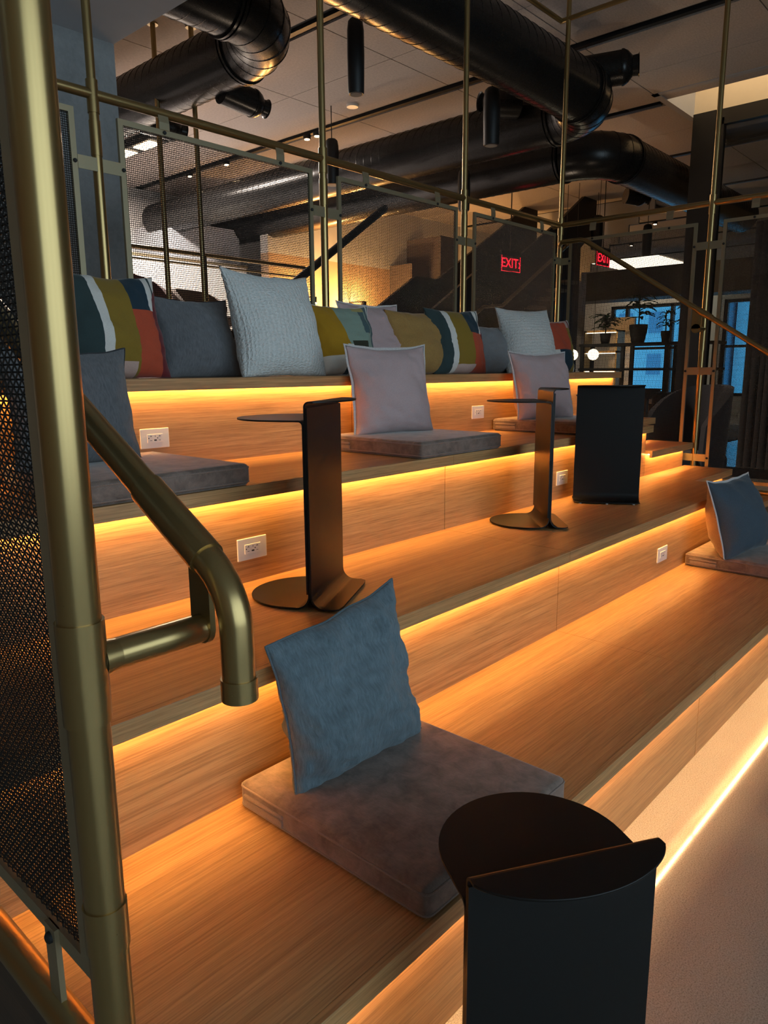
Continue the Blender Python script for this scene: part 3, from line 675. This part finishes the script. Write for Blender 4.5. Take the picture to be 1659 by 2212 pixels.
# ------------------------------------------------------------------ ducts
def ring(mb, c, ax, r, w):
    c = Vector(c); ax = Vector(ax).normalized(); mb.tube([c - ax * w, c + ax * w], r, 40, True)
def duct_run(t, pts, r, corner, step=.115, name='duct_pipe'):
    pass
def duct(label, a, corner, b, r, rb, loc_label=None):
    """two straight runs joined by a gored elbow at 'corner'"""
    a, corner, b = Vector(a), Vector(corner), Vector(b)
    t = thing('ceiling_duct', label, 'duct', tuple(corner))
    d1 = (a - corner).normalized(); d2 = (b - corner).normalized()
    s1, s2 = corner + d1 * rb, corner + d2 * rb
    MB().tube([a, s1], r, 48).build('duct_pipe', 'duct_black', t); MB().tube([s2, b], r, 48).build('duct_pipe', 'duct_black', t)
    cen = corner + d1 * rb + d2 * rb
    gore = [cen - d2 * rb * math.cos(R(q)) - d1 * rb * math.sin(R(q)) for q in (0, 15, 30, 45, 60, 75, 90)]
    e = MB().tube(gore, r * 1.004, 48, False).build('elbow', 'duct_black', t)
    fl = MB()
    for i, g in enumerate(gore):
        tg = (gore[min(i + 1, 6)] - gore[max(i - 1, 0)]); ring(fl, g, tg, r * 1.018, .006)
    fl.build('gore_seam', 'duct_black', e)
    for s, d in ((s1, d1), (s2, d2)):
        f = MB(); ring(f, s + d * .01, d, r * 1.07, .012); ring(f, s + d * .05, d, r * 1.07, .010); f.build('flange', 'duct_black', t)
    sm_ = MB()
    for s, e_ in ((s1, a), (s2, b)):
        n = int((e_ - s).length / .13); dr = (e_ - s).normalized()
        tilt = (dr + dr.orthogonal().normalized() * .18).normalized()
        for i in range(1, n): ring(sm_, s + dr * (i * .13 + .05), tilt, r * 1.014, .0035)
    o = sm_.build('spiral_seam', 'duct_black', t); o['kind'] = 'stuff'
    return t
def diffuser(t, c, d, r, ln):
    c, d = Vector(c), Vector(d).normalized()
    b = MB().tube([c, c + d * ln], r, 32).build('diffuser', 'duct_black', t)
    MB().tube([c + d * ln, c + d * (ln + .02), c + d * (ln + .06), c + d * (ln + .10)], [r * 1.05, r * 1.05, r * .9, r * .6], 32).build('cone', 'duct_black', b)
    MB().tube([c + d * (ln + .09), c + d * (ln + .15), c + d * (ln + .16)], [r * .58, r * .62, r * .72], 28, False).build('nozzle', 'duct_black', b)
    MB().tube([c + d * (ln + .10), c + d * (ln + .105)], r * .56, 24).build('damper', 'chair_charcoal', b)
d1 = duct('large black spiral duct crossing the ceiling with an elbow at the right', (2.0, 3.70, 4.0), (7.35, 3.70, 4.0), (7.35, 12, 4.0), .265, .48)
d2 = duct('black spiral duct with segmented elbow beside the grey soffit', (2.65, 4.90, 4.12), (4.32, 4.90, 4.12), (4.32, 12.4, 4.12), .25, .60)
d3 = duct('lower black spiral duct turning toward the black column', (8.75, 12, 3.98), (8.75, 4.35, 3.98), (14, 4.35, 3.98), .27, .5)
diffuser(d1, (7.0, 3.95, 4.22), (.42, -.9, .05), .15, .55)
diffuser(d2, (4.40, 5.95, 3.93), (.9, -.1, -.12), .12, .32)
diffuser(d2, (4.45, 7.4, 4.0), (.9, -.2, -.1), .13, .30)
diffuser(d3, (10.6, 4.9, 3.85), (.7, -.6, -.1), .11, .2)
diffuser(d1, (7.05, 4.5, 4.12), (-.75, .45, -.05), .14, .25)

def pendant(label, x, y, z0, z1, r):
    t = thing('pendant_lamp', label, 'pendant', (x, y, z0), group='black cylinder pendants')
    h = z1 - z0
    MB().lathe([(r * .86, 0), (r * .93, .012), (r, h * .5), (r * .97, h * .85), (r * .85, h - .02), (r * .6, h)], (0, 0, 0), 'Z', 32).build('shade', 'black_metal', t, local=True)
    MB().tube([(0, 0, h), (0, 0, ZC - z0)], .006, 8).build('cord', 'black_rubber', t, local=True)
    MB().lathe([(r * .7, .004), (r * .7, .012)], (0, 0, -.006), 'Z', 24).build('lens', 'chair_charcoal', t, local=True)
pendant('black cylinder pendant hanging near the upper middle', 4.555, 4.4, 3.57, 4.11, .068)
pendant('black cylinder pendant in front of the crossing duct', 6.10, 4.16, 3.46, 3.95, .078)
pendant('black cylinder pendant just right of the tall middle post', 6.80, 7.0, 3.69, 4.22, .085)
pendant('black cylinder pendant behind the right corner rail', 13.3, 6.67, 3.6, 4.2, .11)
pendant('black cylinder pendant above the bright lounge ceiling', 14.0, 6.0, 3.5, 4.05, .085)
pendant('black cylinder pendant behind the farthest rear mesh post', 8.2, 6.0, 3.45, 3.95, .08)

# exit signs
def exit_sign(label, x, y, z, rz, flip=False):
    t = thing('exit_sign', label, 'sign', (x, y, z), rz, 'red exit signs')
    B(-.22, .22, -.02, .02, .10, .17).build('housing', 'black_metal', t, smooth=False, local=True)
    B(-.21, .21, -.012, .012, -.11, .10).build('plate', 'chair_wine', t, smooth=False, local=True)
    f = MB().box(-.21, .21, -.016, -.011, -.11, -.104).box(-.21, -.204, -.016, -.011, -.11, .10).box(.204, .21, -.016, -.011, -.11, .10).build('lit_edge', 'exit_red', t, smooth=False, local=True)
    cu = bpy.data.curves.new('lettering', 'FONT'); cu.body = 'EXIT' + ('\u203a' if not flip else ''); cu.size = .185; cu.align_x = 'CENTER'; cu.align_y = 'CENTER'; cu.extrude = .002; cu.offset = .0
    tmp = bpy.data.objects.new('tmp', cu); COL.objects.link(tmp); bpy.context.view_layer.update()
    me = bpy.data.meshes.new_from_object(tmp.evaluated_get(bpy.context.evaluated_depsgraph_get())); bpy.data.objects.remove(tmp)
    me.materials.clear()
    l = link('lettering', me, 'exit_red', t); l.rotation_euler = (R(90), 0, 0); l.location = (0, -.018, 0)
    MB().tube([(0, 0, .17), (0, 0, ZC - z)], .008, 8).build('rod', 'black_metal', t, local=True)
exit_sign('red EXIT sign hung before the black stair', 9.34, 6.0, 2.90, R(-6))
exit_sign('red EXIT sign half hidden behind the sloping right handrail', 11.5, 5.65, 3.15, R(-2), True)

# ------------------------------------------------------------------ black stair behind the guard
st = thing('staircase', 'black steel staircase climbing to the right behind the mesh', 'staircase', (8.2, 7.0, 0))
MB().prism([(6.2, .55), (8.4, 2.05), (10.0, 2.98), (10.6, 2.98), (12.6, 4.1), (13.4, 4.6), (13.9, 4.6), (13.9, 4.05), (12.4, 3.05), (10.6, 1.95), (10.0, 1.95), (8.4, 1.0), (7.0, 0), (6.2, 0)], 7.0, 7.06, 'Y').build('stringer', 'stair_black', st, smooth=False)
MB().prism([(6.2, .55), (8.4, 2.05), (10.0, 2.98), (10.6, 2.98), (12.6, 4.1), (13.4, 4.6), (13.9, 4.6), (13.9, 4.05), (12.4, 3.05), (10.6, 1.95), (10.0, 1.95), (8.4, 1.0), (7.0, 0), (6.2, 0)], 8.3, 8.36, 'Y').build('stringer', 'stair_black', st, smooth=False)
for i in range(17):
    x = 6.9 + i * .38; zz = .17 + i * .178
    B(x, x + .40, 7.06, 8.3, zz, zz + .05).build('tread', 'stair_grey', st, smooth=False)
MB().tube([(8.6, 6.94, 1.55), (10.05, 6.94, 2.40), (10.6, 6.94, 2.45), (12.9, 6.94, 3.75)], .03, 12).build('handrail', 'champagne_flat', st)
MB().prism([(9.6, 0), (9.6, 1.9), (12.4, 3.05), (13.9, 3.9), (13.9, 0)], 7.3, 7.36, 'Y').build('side_panel', 'stair_black', st, smooth=False)
# return flight seen from below through the right mesh
r2 = thing('staircase', 'grey underside of a stepped stair flight seen past the corner post', 'staircase', (14.3, 7.2, 0))
zz = [(8.6, 2.45), (8.6, 4.6), (6.0, 4.6), (6.0, 4.3)]
yy_, z_ = 6.3, 4.3
zz += [(6.3, 4.3)]
while yy_ < 8.3:
    z_ -= .16; zz.append((yy_, z_)); yy_ += .19; zz.append((yy_, z_))
MB().prism(zz[:3] + zz[3:], 14.25, 14.30, 'X').build('stringer', 'plaster_grey', r2, smooth=False)
B(14.30, 15.5, 6.3, 8.6, 4.5, 4.58).build('landing', 'stair_grey', r2, smooth=False)
pc = struct('column_grey', B(17.0, 17.5, 9.0, 9.5, 0, ZC), 'plaster_grey')

# ------------------------------------------------------------------ warm lower room behind the middle panels
struct('wall_warm', B(8.6, 14.2, 10.5, 10.7, 0, 3.45), 'plaster_warm', 'warm orange lit wall behind the middle mesh panel')
struct('wall_upper', B(8.6, 16, 10.5, 10.7, 3.45, ZC), 'plaster_white')
struct('wall_alcove', B(12.35, 12.95, 9.6, 10.5, 0, 4.08), 'drape', 'dark square pier in front of the orange wall')
struct('wall_pier', B(11.8, 12.35, 9.9, 10.5, 0, 3.52), 'drape')
for i, (x, e) in enumerate(((9.3, 190), (10.6, 190), (13.4, 150))):
    lp = thing('wall_washer', 'small warm downlight over the orange wall, %s' % ['leftmost', 'middle', 'right of the pier'][i], 'light', (x, 10.1, 2.6))
    MB().lathe([(.05, 0), (.05, .1)], (0, 0, .02), n=16).build('housing', 'black_metal', lp, local=True)
    MB().lathe([(.045, 0), (.045, .012)], (0, 0, .006), n=16).build('lens', 'lamp_warm', lp, local=True)
    MB().tube([(0, 0, .12), (0, .4, .12)], .012, 8).build('arm', 'black_metal', lp, local=True)
    l = bpy.data.lights.new('wash', 'POINT'); l.energy = e; l.color = (1, .52, .16); l.shadow_soft_size = .08
    lo = bpy.data.objects.new('wash_light', l); COL.objects.link(lo); lo.parent = lp; lo.location = (0, .05, -.08)

# ------------------------------------------------------------------ mezzanine behind the left rear panel
struct('mezzanine', B(2.7, 8.55, 6.1, 12.5, 0, 1.72), 'plaster_grey')
mz = thing('balcony_guard', 'slim brass balcony rail with tall posts on the upper floor', 'guardrail', (4.16, 6.6, 1.72))
for x, y in ((4.16, 6.64), (4.44, 6.44)):
    pp = MB().tube([(x, y, 1.72), (x, y, ZC)], .024, 16).build('post', 'champagne', mz)
    MB().lathe([(.05, 0), (.05, .012)], (x, y, ZC - .014), n=20).build('ceiling_flange', 'champagne', pp)
MB().tube([(3.2, 7.5, 2.74), (6.75, 7.5, 2.74)], .024, 12).build('rail', 'champagne', mz)
MB().tube([(3.2, 7.5, 2.62), (6.75, 7.5, 2.62)], .012, 10).build('rail', 'champagne', mz)
for x in (3.2, 5.2, 6.75): MB().tube([(x, 7.5, 1.72), (x, 7.5, 2.74)], .02, 12).build('post', 'black_metal', mz)
dg = MB().tube([(4.6, 6.3, 1.75), (7.0, 6.3, 3.35)], .045, 16).build('stair_handrail', 'black_metal', None)
tag(dg, 'thick dark diagonal pipe behind the left rear mesh panel', 'handrail')
wb = thing('whiteboard', 'bright white board standing behind the diagonal pipe', 'board', (7.3, 11.0, 1.72))
B(6.2, 8.5, 11.0, 11.03, 2.08, 3.22).build('board', 'board_white', wb, smooth=False)
B(6.16, 8.54, 10.99, 11.04, 3.22, 3.26).build('frame', 'champagne_flat', wb, smooth=False)
for x in (6.4, 8.2): B(x, x + .04, 11.0, 11.04, 1.72, 2.08).build('leg', 'black_metal', wb, smooth=False)
l = bpy.data.lights.new('board_light', 'AREA'); l.energy = 480; l.color = (1, .84, .72); l.size = .5; l.size_y = 1.2; l.shape = 'RECTANGLE'
lt = thing('ceiling_light', 'bright two part ceiling fixture over the upper floor', 'light', (5.87, 10.0, ZC - .12))
B(-.13, .13, -.65, .65, .0, .08).build('housing', 'black_metal', lt, smooth=False, local=True)
for y in (-.52, .1): B(-.09, .09, y, y + .42, -.012, 0).build('diffuser', 'lamp_warm', lt, smooth=False, local=True)
for y in (-.5, .5): MB().tube([(0, y, .08), (0, y, .12)], .01, 8).build('hanger', 'black_metal', lt, local=True)
lo = bpy.data.objects.new('board_light', l); COL.objects.link(lo); lo.parent = lt; lo.location = (0, 0, -.02)
struct('wall_mezzanine', B(2.7, 8.6, 12.5, 12.7, 1.72, ZC), 'plaster_white')
struct('soffit_mezzanine', B(7.2, 8.6, 11.3, 12.5, 3.3, 3.9), 'plaster_blue')
def lounge_chair(label, loc, rz, m, s=1.0, hi=.85, group=None, leg='black_metal'):
    t = thing('lounge_chair', label, 'chair', loc, rz, group)
    bm = rbox(.66 * s, .62 * s, .16 * s, .05 * s, 3); me = bpy.data.meshes.new('seat'); bm.to_mesh(me); bm.free(); me.transform(Matrix.Translation((0, 0, .30 * s)))
    me.polygons.foreach_set('use_smooth', [True] * len(me.polygons)); link('seat', me, m, t)
    mb = MB(); n = 16; vs = []; fs = []
    for lay, off in ((0, 0), (1, .07 * s)):
        for j in range(7):
            zz = (.25 + (hi - .25) * j / 6) * s
            for i in range(n + 1):
                a = R(-100 + 200 * i / n); rr = (.34 * s + off) * (1 + .08 * j / 6)
                drop = 1 - (abs(a) / R(100)) ** 3 * .42 * (j / 6)
                vs.append((math.sin(a) * rr, math.cos(a) * rr, .25 * s + (zz - .25 * s) * drop))
    W_ = n + 1
    for j in range(6):
        for i in range(n):
            q = (j * W_ + i, j * W_ + i + 1, (j + 1) * W_ + i + 1, (j + 1) * W_ + i); fs.append(q); fs.append(tuple(7 * W_ + k for k in q[::-1]))
    for i in range(n): fs.append((6 * W_ + i, 6 * W_ + i + 1, 13 * W_ + i + 1, 13 * W_ + i)); fs.append((i, 7 * W_ + i, 7 * W_ + i + 1, i + 1))
    for j in range(6):
        for e in (0, n): fs.append((j * W_ + e, (j + 1) * W_ + e, (8 + j) * W_ + e, (7 + j) * W_ + e))
    mb.add(vs, fs).build('backrest', m, t, local=True)
    for sx in (-1, 1):
        for sy in (-1, 1): MB().tube([(sx * .22 * s, sy * .2 * s, .31 * s), (sx * .28 * s, sy * .26 * s, 0)], .014 * s, 8).build('leg', leg, t, local=True)
    return t
lounge_chair('dark red lounge chair behind the left rear mesh', (4.85, 8.3, 1.72), R(20), 'chair_wine', 1.0, .9)
lounge_chair('black lounge chair beside the dark red one', (4.45, 9.2, 1.72), R(-30), 'chair_charcoal', .9, .85)
lounge_chair('brown lounge chair low behind the left grey pillow', (5.75, 8.4, 1.72), R(10), 'chair_brown', .9, .85)
def plant(label, loc, h, nl, sp, pot=True, seed=1, pr=.12, ph=.25, group=None):
    rnd = random.Random(seed); t = thing('potted_plant', label, 'plant', loc, 0, group)
    if pot:
        MB().lathe([(pr * .7, 0), (pr, ph * .8), (pr, ph), (pr * .85, ph), (pr * .8, ph * .9)], n=20).build('pot', 'pot_dark', t, local=True)
    z0 = ph * .9 if pot else 0
    stem = MB().tube([(0, 0, z0), (.02, .01, z0 + h * .5), (0, .02, z0 + h * .85)], .012, 6).build('stem', 'stem_brown', t, local=True)
    for i in range(nl):
        a = rnd.uniform(0, 2 * math.pi); b = z0 + h * rnd.uniform(.25, .85); ln = sp * rnd.uniform(.7, 1.1); rise_ = h * rnd.uniform(.0, .3); wd = ln * .16
        mb = MB(); d = Vector((math.cos(a), math.sin(a), 0)); sd = Vector((-math.sin(a), math.cos(a), 0)); vs = []
        for j in range(6):
            q = j / 5; p = d * ln * q + Vector((0, 0, b + rise_ * 2 * q - (rise_ * 1.6 + .05) * q * q)); ww = wd * math.sin(math.pi * min(.98, q * .85 + .08))
            vs += [p - sd * ww, p + Vector((0, 0, -.01)), p + sd * ww]
        fs = []
        for j in range(5): fs += [(j * 3, j * 3 + 1, j * 3 + 4, j * 3 + 3), (j * 3 + 1, j * 3 + 2, j * 3 + 5, j * 3 + 4)]
        mb.add(vs, fs).build('leaf', 'leaf', t, local=True, fix=False)
    return t
plant('leafy green plant behind the left rear mesh panel edge', (3.95, 8.25, 1.72), 1.2, 40, .3, True, 5, .18, .3)

# ------------------------------------------------------------------ lounge beyond the right guard
sh = thing('shelf_divider', 'black metal shelf divider with plants on top', 'shelf', (13, 5.7, 0))
for y in (4.3, 5.1, 5.9, 6.7): B(12.97, 13.03, y - .03, y + .03, 0, 1.86).build('upright', 'black_metal', sh, smooth=False)
for y in (4.3, 5.1, 5.9, 6.7): B(13.37, 13.43, y - .03, y + .03, 0, 1.86).build('upright', 'black_metal', sh, smooth=False)
for zz in (.45, .95, 1.38, 1.82): B(12.95, 13.45, 4.25, 6.75, zz, zz + .045).build('shelf_board', 'black_metal', sh, smooth=False)
plant('arching palm in a dark tapered pot on the shelf divider', (13.2, 5.72, 1.865), .62, 22, .33, True, 2, .16, .33)
plant('small bushy plant in a dark pot beside the palm', (13.2, 5.22, 1.865), .40, 22, .16, True, 3, .08, .2)
plant('plant with upright leaves at the right end of the shelf divider', (13.2, 4.82, 1.865), .55, 26, .26, True, 4, .10, .2)
plant('dense dark plant at the left end of the shelf divider', (13.2, 6.35, 1.865), .42, 30, .3, True, 6, .10, .2)
plant('tall fern on the floor behind the topmost corner pillow', (11.6, 6.45, 0), 1.35, 40, .28, True, 8, .2, .4)
for i, y in enumerate((6.80, 6.585, 6.18)):
    g = thing('globe_lamp', 'glowing white globe lamp by the shelf divider, %s' % ['half hidden by the corner pillow', 'second from the pillow', 'rightmost'][i], 'lamp', (12.4, y, 1.664))
    MB().lathe([(.098 * math.sin(R(a)) + .001, -.098 * math.cos(R(a))) for a in range(0, 181, 15)], n=20).build('globe', 'globe_glow', g, local=True)
    MB().tube([(0, 0, .10), (0, 0, ZC - 1.664)], .005, 8).build('cord', 'black_rubber', g, local=True)
wp = B(18.2, 18.3, 8.0, 8.9, 0, 2.68).build('partition_screen', 'board_white', None, smooth=False); tag(wp, 'pale bluish white partition screen left of the windows', 'screen')
bs = thing('bookshelf', 'lit open shelf unit behind the dark plant', 'shelf', (17.6, 8.4, 0))
for zz in (.9, 1.35, 1.8, 2.3): B(17.4, 17.8, 8.05, 8.95, zz, zz + .04).build('shelf_board', 'champagne_flat', bs, smooth=False)
for y in (8.05, 8.91): B(17.4, 17.8, y, y + .04, 0, 2.34).build('upright', 'champagne_flat', bs, smooth=False)
for zz in (1.35, 1.8, 2.3): B(17.45, 17.5, 8.1, 8.9, zz - .02, zz - .002).build('light_strip', 'globe_glow', bs, smooth=False)
# long lit recess far back and a ribbed dark bulkhead
fl_ = B(21.5, 23.6, 8.9, 11.0, ZC - .03, ZC - .005).build('ceiling_light', 'panel_glow', None, smooth=False); tag(fl_, 'large bright ceiling panel above the lounge windows', 'light')
struct('bulkhead', B(20.5, 21.4, 5.2, 12.5, 3.35, 4.15), 'stair_black')
lounge_chair('high backed dark armchair in front of the black column', (8.0, 2.95, 0), R(-120), 'chair_charcoal', 1.15, 1.08)
lounge_chair('brown lounge chair with cream cushion seen through the right mesh', (16.6, 6.35, .018), R(-60), 'chair_brown', 1.1, .78, 'lounge chairs')
lounge_chair('dark lounge chair in the middle of the lounge', (19.2, 8.6, 0), R(70), 'chair_charcoal', 1.1, .8, 'lounge chairs')
lounge_chair('dark brown lounge chair left of the coffee table', (17.2, 7.3, .018), R(150), 'chair_brown', 1.1, .8, 'lounge chairs')
lounge_chair('wine coloured lounge chair near the shelf divider', (15.2, 6.9, .018), R(30), 'chair_wine', 1.1, .8, 'lounge chairs')
rug = B(13.6, 19.5, 4.6, 7.9, 0, .012).build('area_rug', 'rug_dark', None, smooth=False); tag(rug, 'dark rug on the lounge floor', 'rug')
ct = thing('coffee_table', 'low dark wooden coffee table on the lounge rug', 'table', (15.2, 5.4, .012))
B(-.35, .35, -.6, .6, .40, .44).build('table_top', 'oak_dark', ct, smooth=False, local=True)
for sx in (-.28, .28):
    for sy in (-.5, .5): MB().tube([(sx, sy, .40), (sx * 1.1, sy * 1.1, 0)], .018, 8).build('leg', 'oak_dark', ct, local=True)

# black column, glazed partition and the cream lit ceiling recess
struct('column_black', B(10.2, 10.5, 3.58, 3.86, 0, 4.60), 'black_metal', 'black steel column behind the right aisle guard')
struct('recess', MB().box(10.3, 10.4, .2, 3.97, 4.60, 6.2).box(9.15, 10.4, 3.97, 4.05, ZC + .3, 6.2).box(9.05, 9.15, .2, 4.05, ZC + .3, 6.2).box(9.05, 10.4, .2, 4.05, 6.2, 6.3), 'recess_cream', 'cream lit ceiling recess above the glass partition')
struct('recess_trim', MB().box(9.14, 9.22, .2, 3.97, ZC - .01, ZC + .32).box(9.14, 10.4, 3.89, 3.97, ZC - .01, ZC + .32), 'plaster_grey')
gp = thing('glass_partition', 'dark framed glass partition right of the black column', 'partition', (10.25, 2.0, 0))
f = MB().box(10.22, 10.32, .2, 3.58, 4.42, 4.60).box(10.22, 10.32, .2, 3.58, 0, .12).box(10.22, 10.32, 3.48, 3.58, 0, 4.5)
f.build('frame', 'black_metal', gp, smooth=False)
for y in (2.35, 1.1): B(10.22, 10.32, y, y + .08, .12, 4.42).build('mullion', 'black_metal', gp, smooth=False)
for y0, y1 in ((2.43, 3.48), (1.18, 2.35), (.2, 1.1)): B(10.265, 10.275, y0, y1, .12, 4.42).build('pane', 'clear_glass', gp, smooth=False)
l = bpy.data.lights.new('recess_light', 'AREA'); l.energy = 45; l.color = (1, .78, .5); l.shape = 'RECTANGLE'; l.size = .9; l.size_y = 3.2
rl = thing('ceiling_light', 'warm light fixture inside the cream ceiling recess', 'light', (9.75, 2.1, 6.12))
B(-.45, .45, -1.6, 1.6, .02, .07).build('housing', 'outlet_white', rl, smooth=False, local=True)
lo = bpy.data.objects.new('recess_light', l); COL.objects.link(lo); lo.parent = rl; lo.location = (0, 0, 0)
dr = MB()
for i in range(14): dr.lathe([(.06, 0), (.06, 3.4)], (11.4 + .02 * (i % 2), 2.05 + i * .095, 0), n=10)
tag(dr.build('drapery', 'drape', None), 'brown grey floor length drape at the right edge', 'curtain')
for i, (x, y, e) in enumerate(((5.6, 4.9, 60), (8.6, 5.3, 60), (7.0, 2.9, 28))):  # unseen uplighters behind the seating, added to brighten the ceiling
    tl = thing('added_uplight', 'unseen black uplighter added to brighten the ceiling, %s' % ['behind the mustard patchwork pillow', 'behind the rightmost patchwork pillow', 'outside the right guard near the armchair'][i], 'lamp', (x, y, 0))
    MB().lathe([(.14, 0), (.14, .02), (.02, .03)], n=24).build('base', 'black_metal', tl, local=True)
    MB().tube([(0, 0, .02), (0, 0, 1.15)], .012, 10).build('pole', 'black_metal', tl, local=True)
    MB().lathe([(.03, 1.13), (.12, 1.22), (.125, 1.23), (.11, 1.225), (.02, 1.15)], n=24).build('bowl', 'black_metal', tl, local=True)
    MB().lathe([(.03, 1.165), (.05, 1.19), (.03, 1.21)], n=16).build('bulb', 'lamp_warm', tl, local=True)
    l = bpy.data.lights.new('uplight', 'SPOT'); l.energy = e * .5; l.color = (1, .78, .56); l.spot_size = R(115); l.spot_blend = .8; l.shadow_soft_size = .1
    lo = bpy.data.objects.new('uplight', l); COL.objects.link(lo); lo.parent = tl; lo.location = (0, 0, 1.25); lo.rotation_euler = (R(180), 0, 0)
# smoke detector, spot lamps on the tracks
sd = MB().lathe([(.07, -.03), (.075, -.01), (.075, 0)], (6.95, 6.78, ZC), n=24).build('smoke_detector', 'outlet_white', None); tag(sd, 'small white round smoke detector on the ceiling', 'detector')
for i, (x, y) in enumerate(((7.35, 8.05), (7.35, 7.85), (7.35, 9.9), (7.35, 10.9), (14.3, 9.3), (16.7, 7.0), (19.1, 8.6))):  # last two spots are added to brighten the far lounge
    s_ = thing('spot_lamp', 'tiny spotlight in the ceiling track, %s' % ['left one of the bright pair', 'right one of the bright pair', 'seen through the left rear mesh', 'farthest through the left rear mesh', 'beyond the right corner rail', 'added to brighten the lounge chairs', 'added to brighten the pale partition screen'][i], 'light', (x, y, ZC - .03))
    MB().lathe([(.05, -.03), (.055, .018)], n=16).build('housing', 'black_metal', s_, local=True)
    MB().lathe([(.035, -.036), (.035, -.03)], n=16).build('lens', 'lamp_warm', s_, local=True)
    l = bpy.data.lights.new('spot', 'SPOT'); l.energy = 40 if i < 5 else 220; l.color = (1, .75, .5) if i < 5 else (1, .86, .72); l.spot_size = R(75); l.shadow_soft_size = .04
    lo = bpy.data.objects.new('spot_light', l); COL.objects.link(lo); lo.parent = s_; lo.location = (0, 0, -.05)
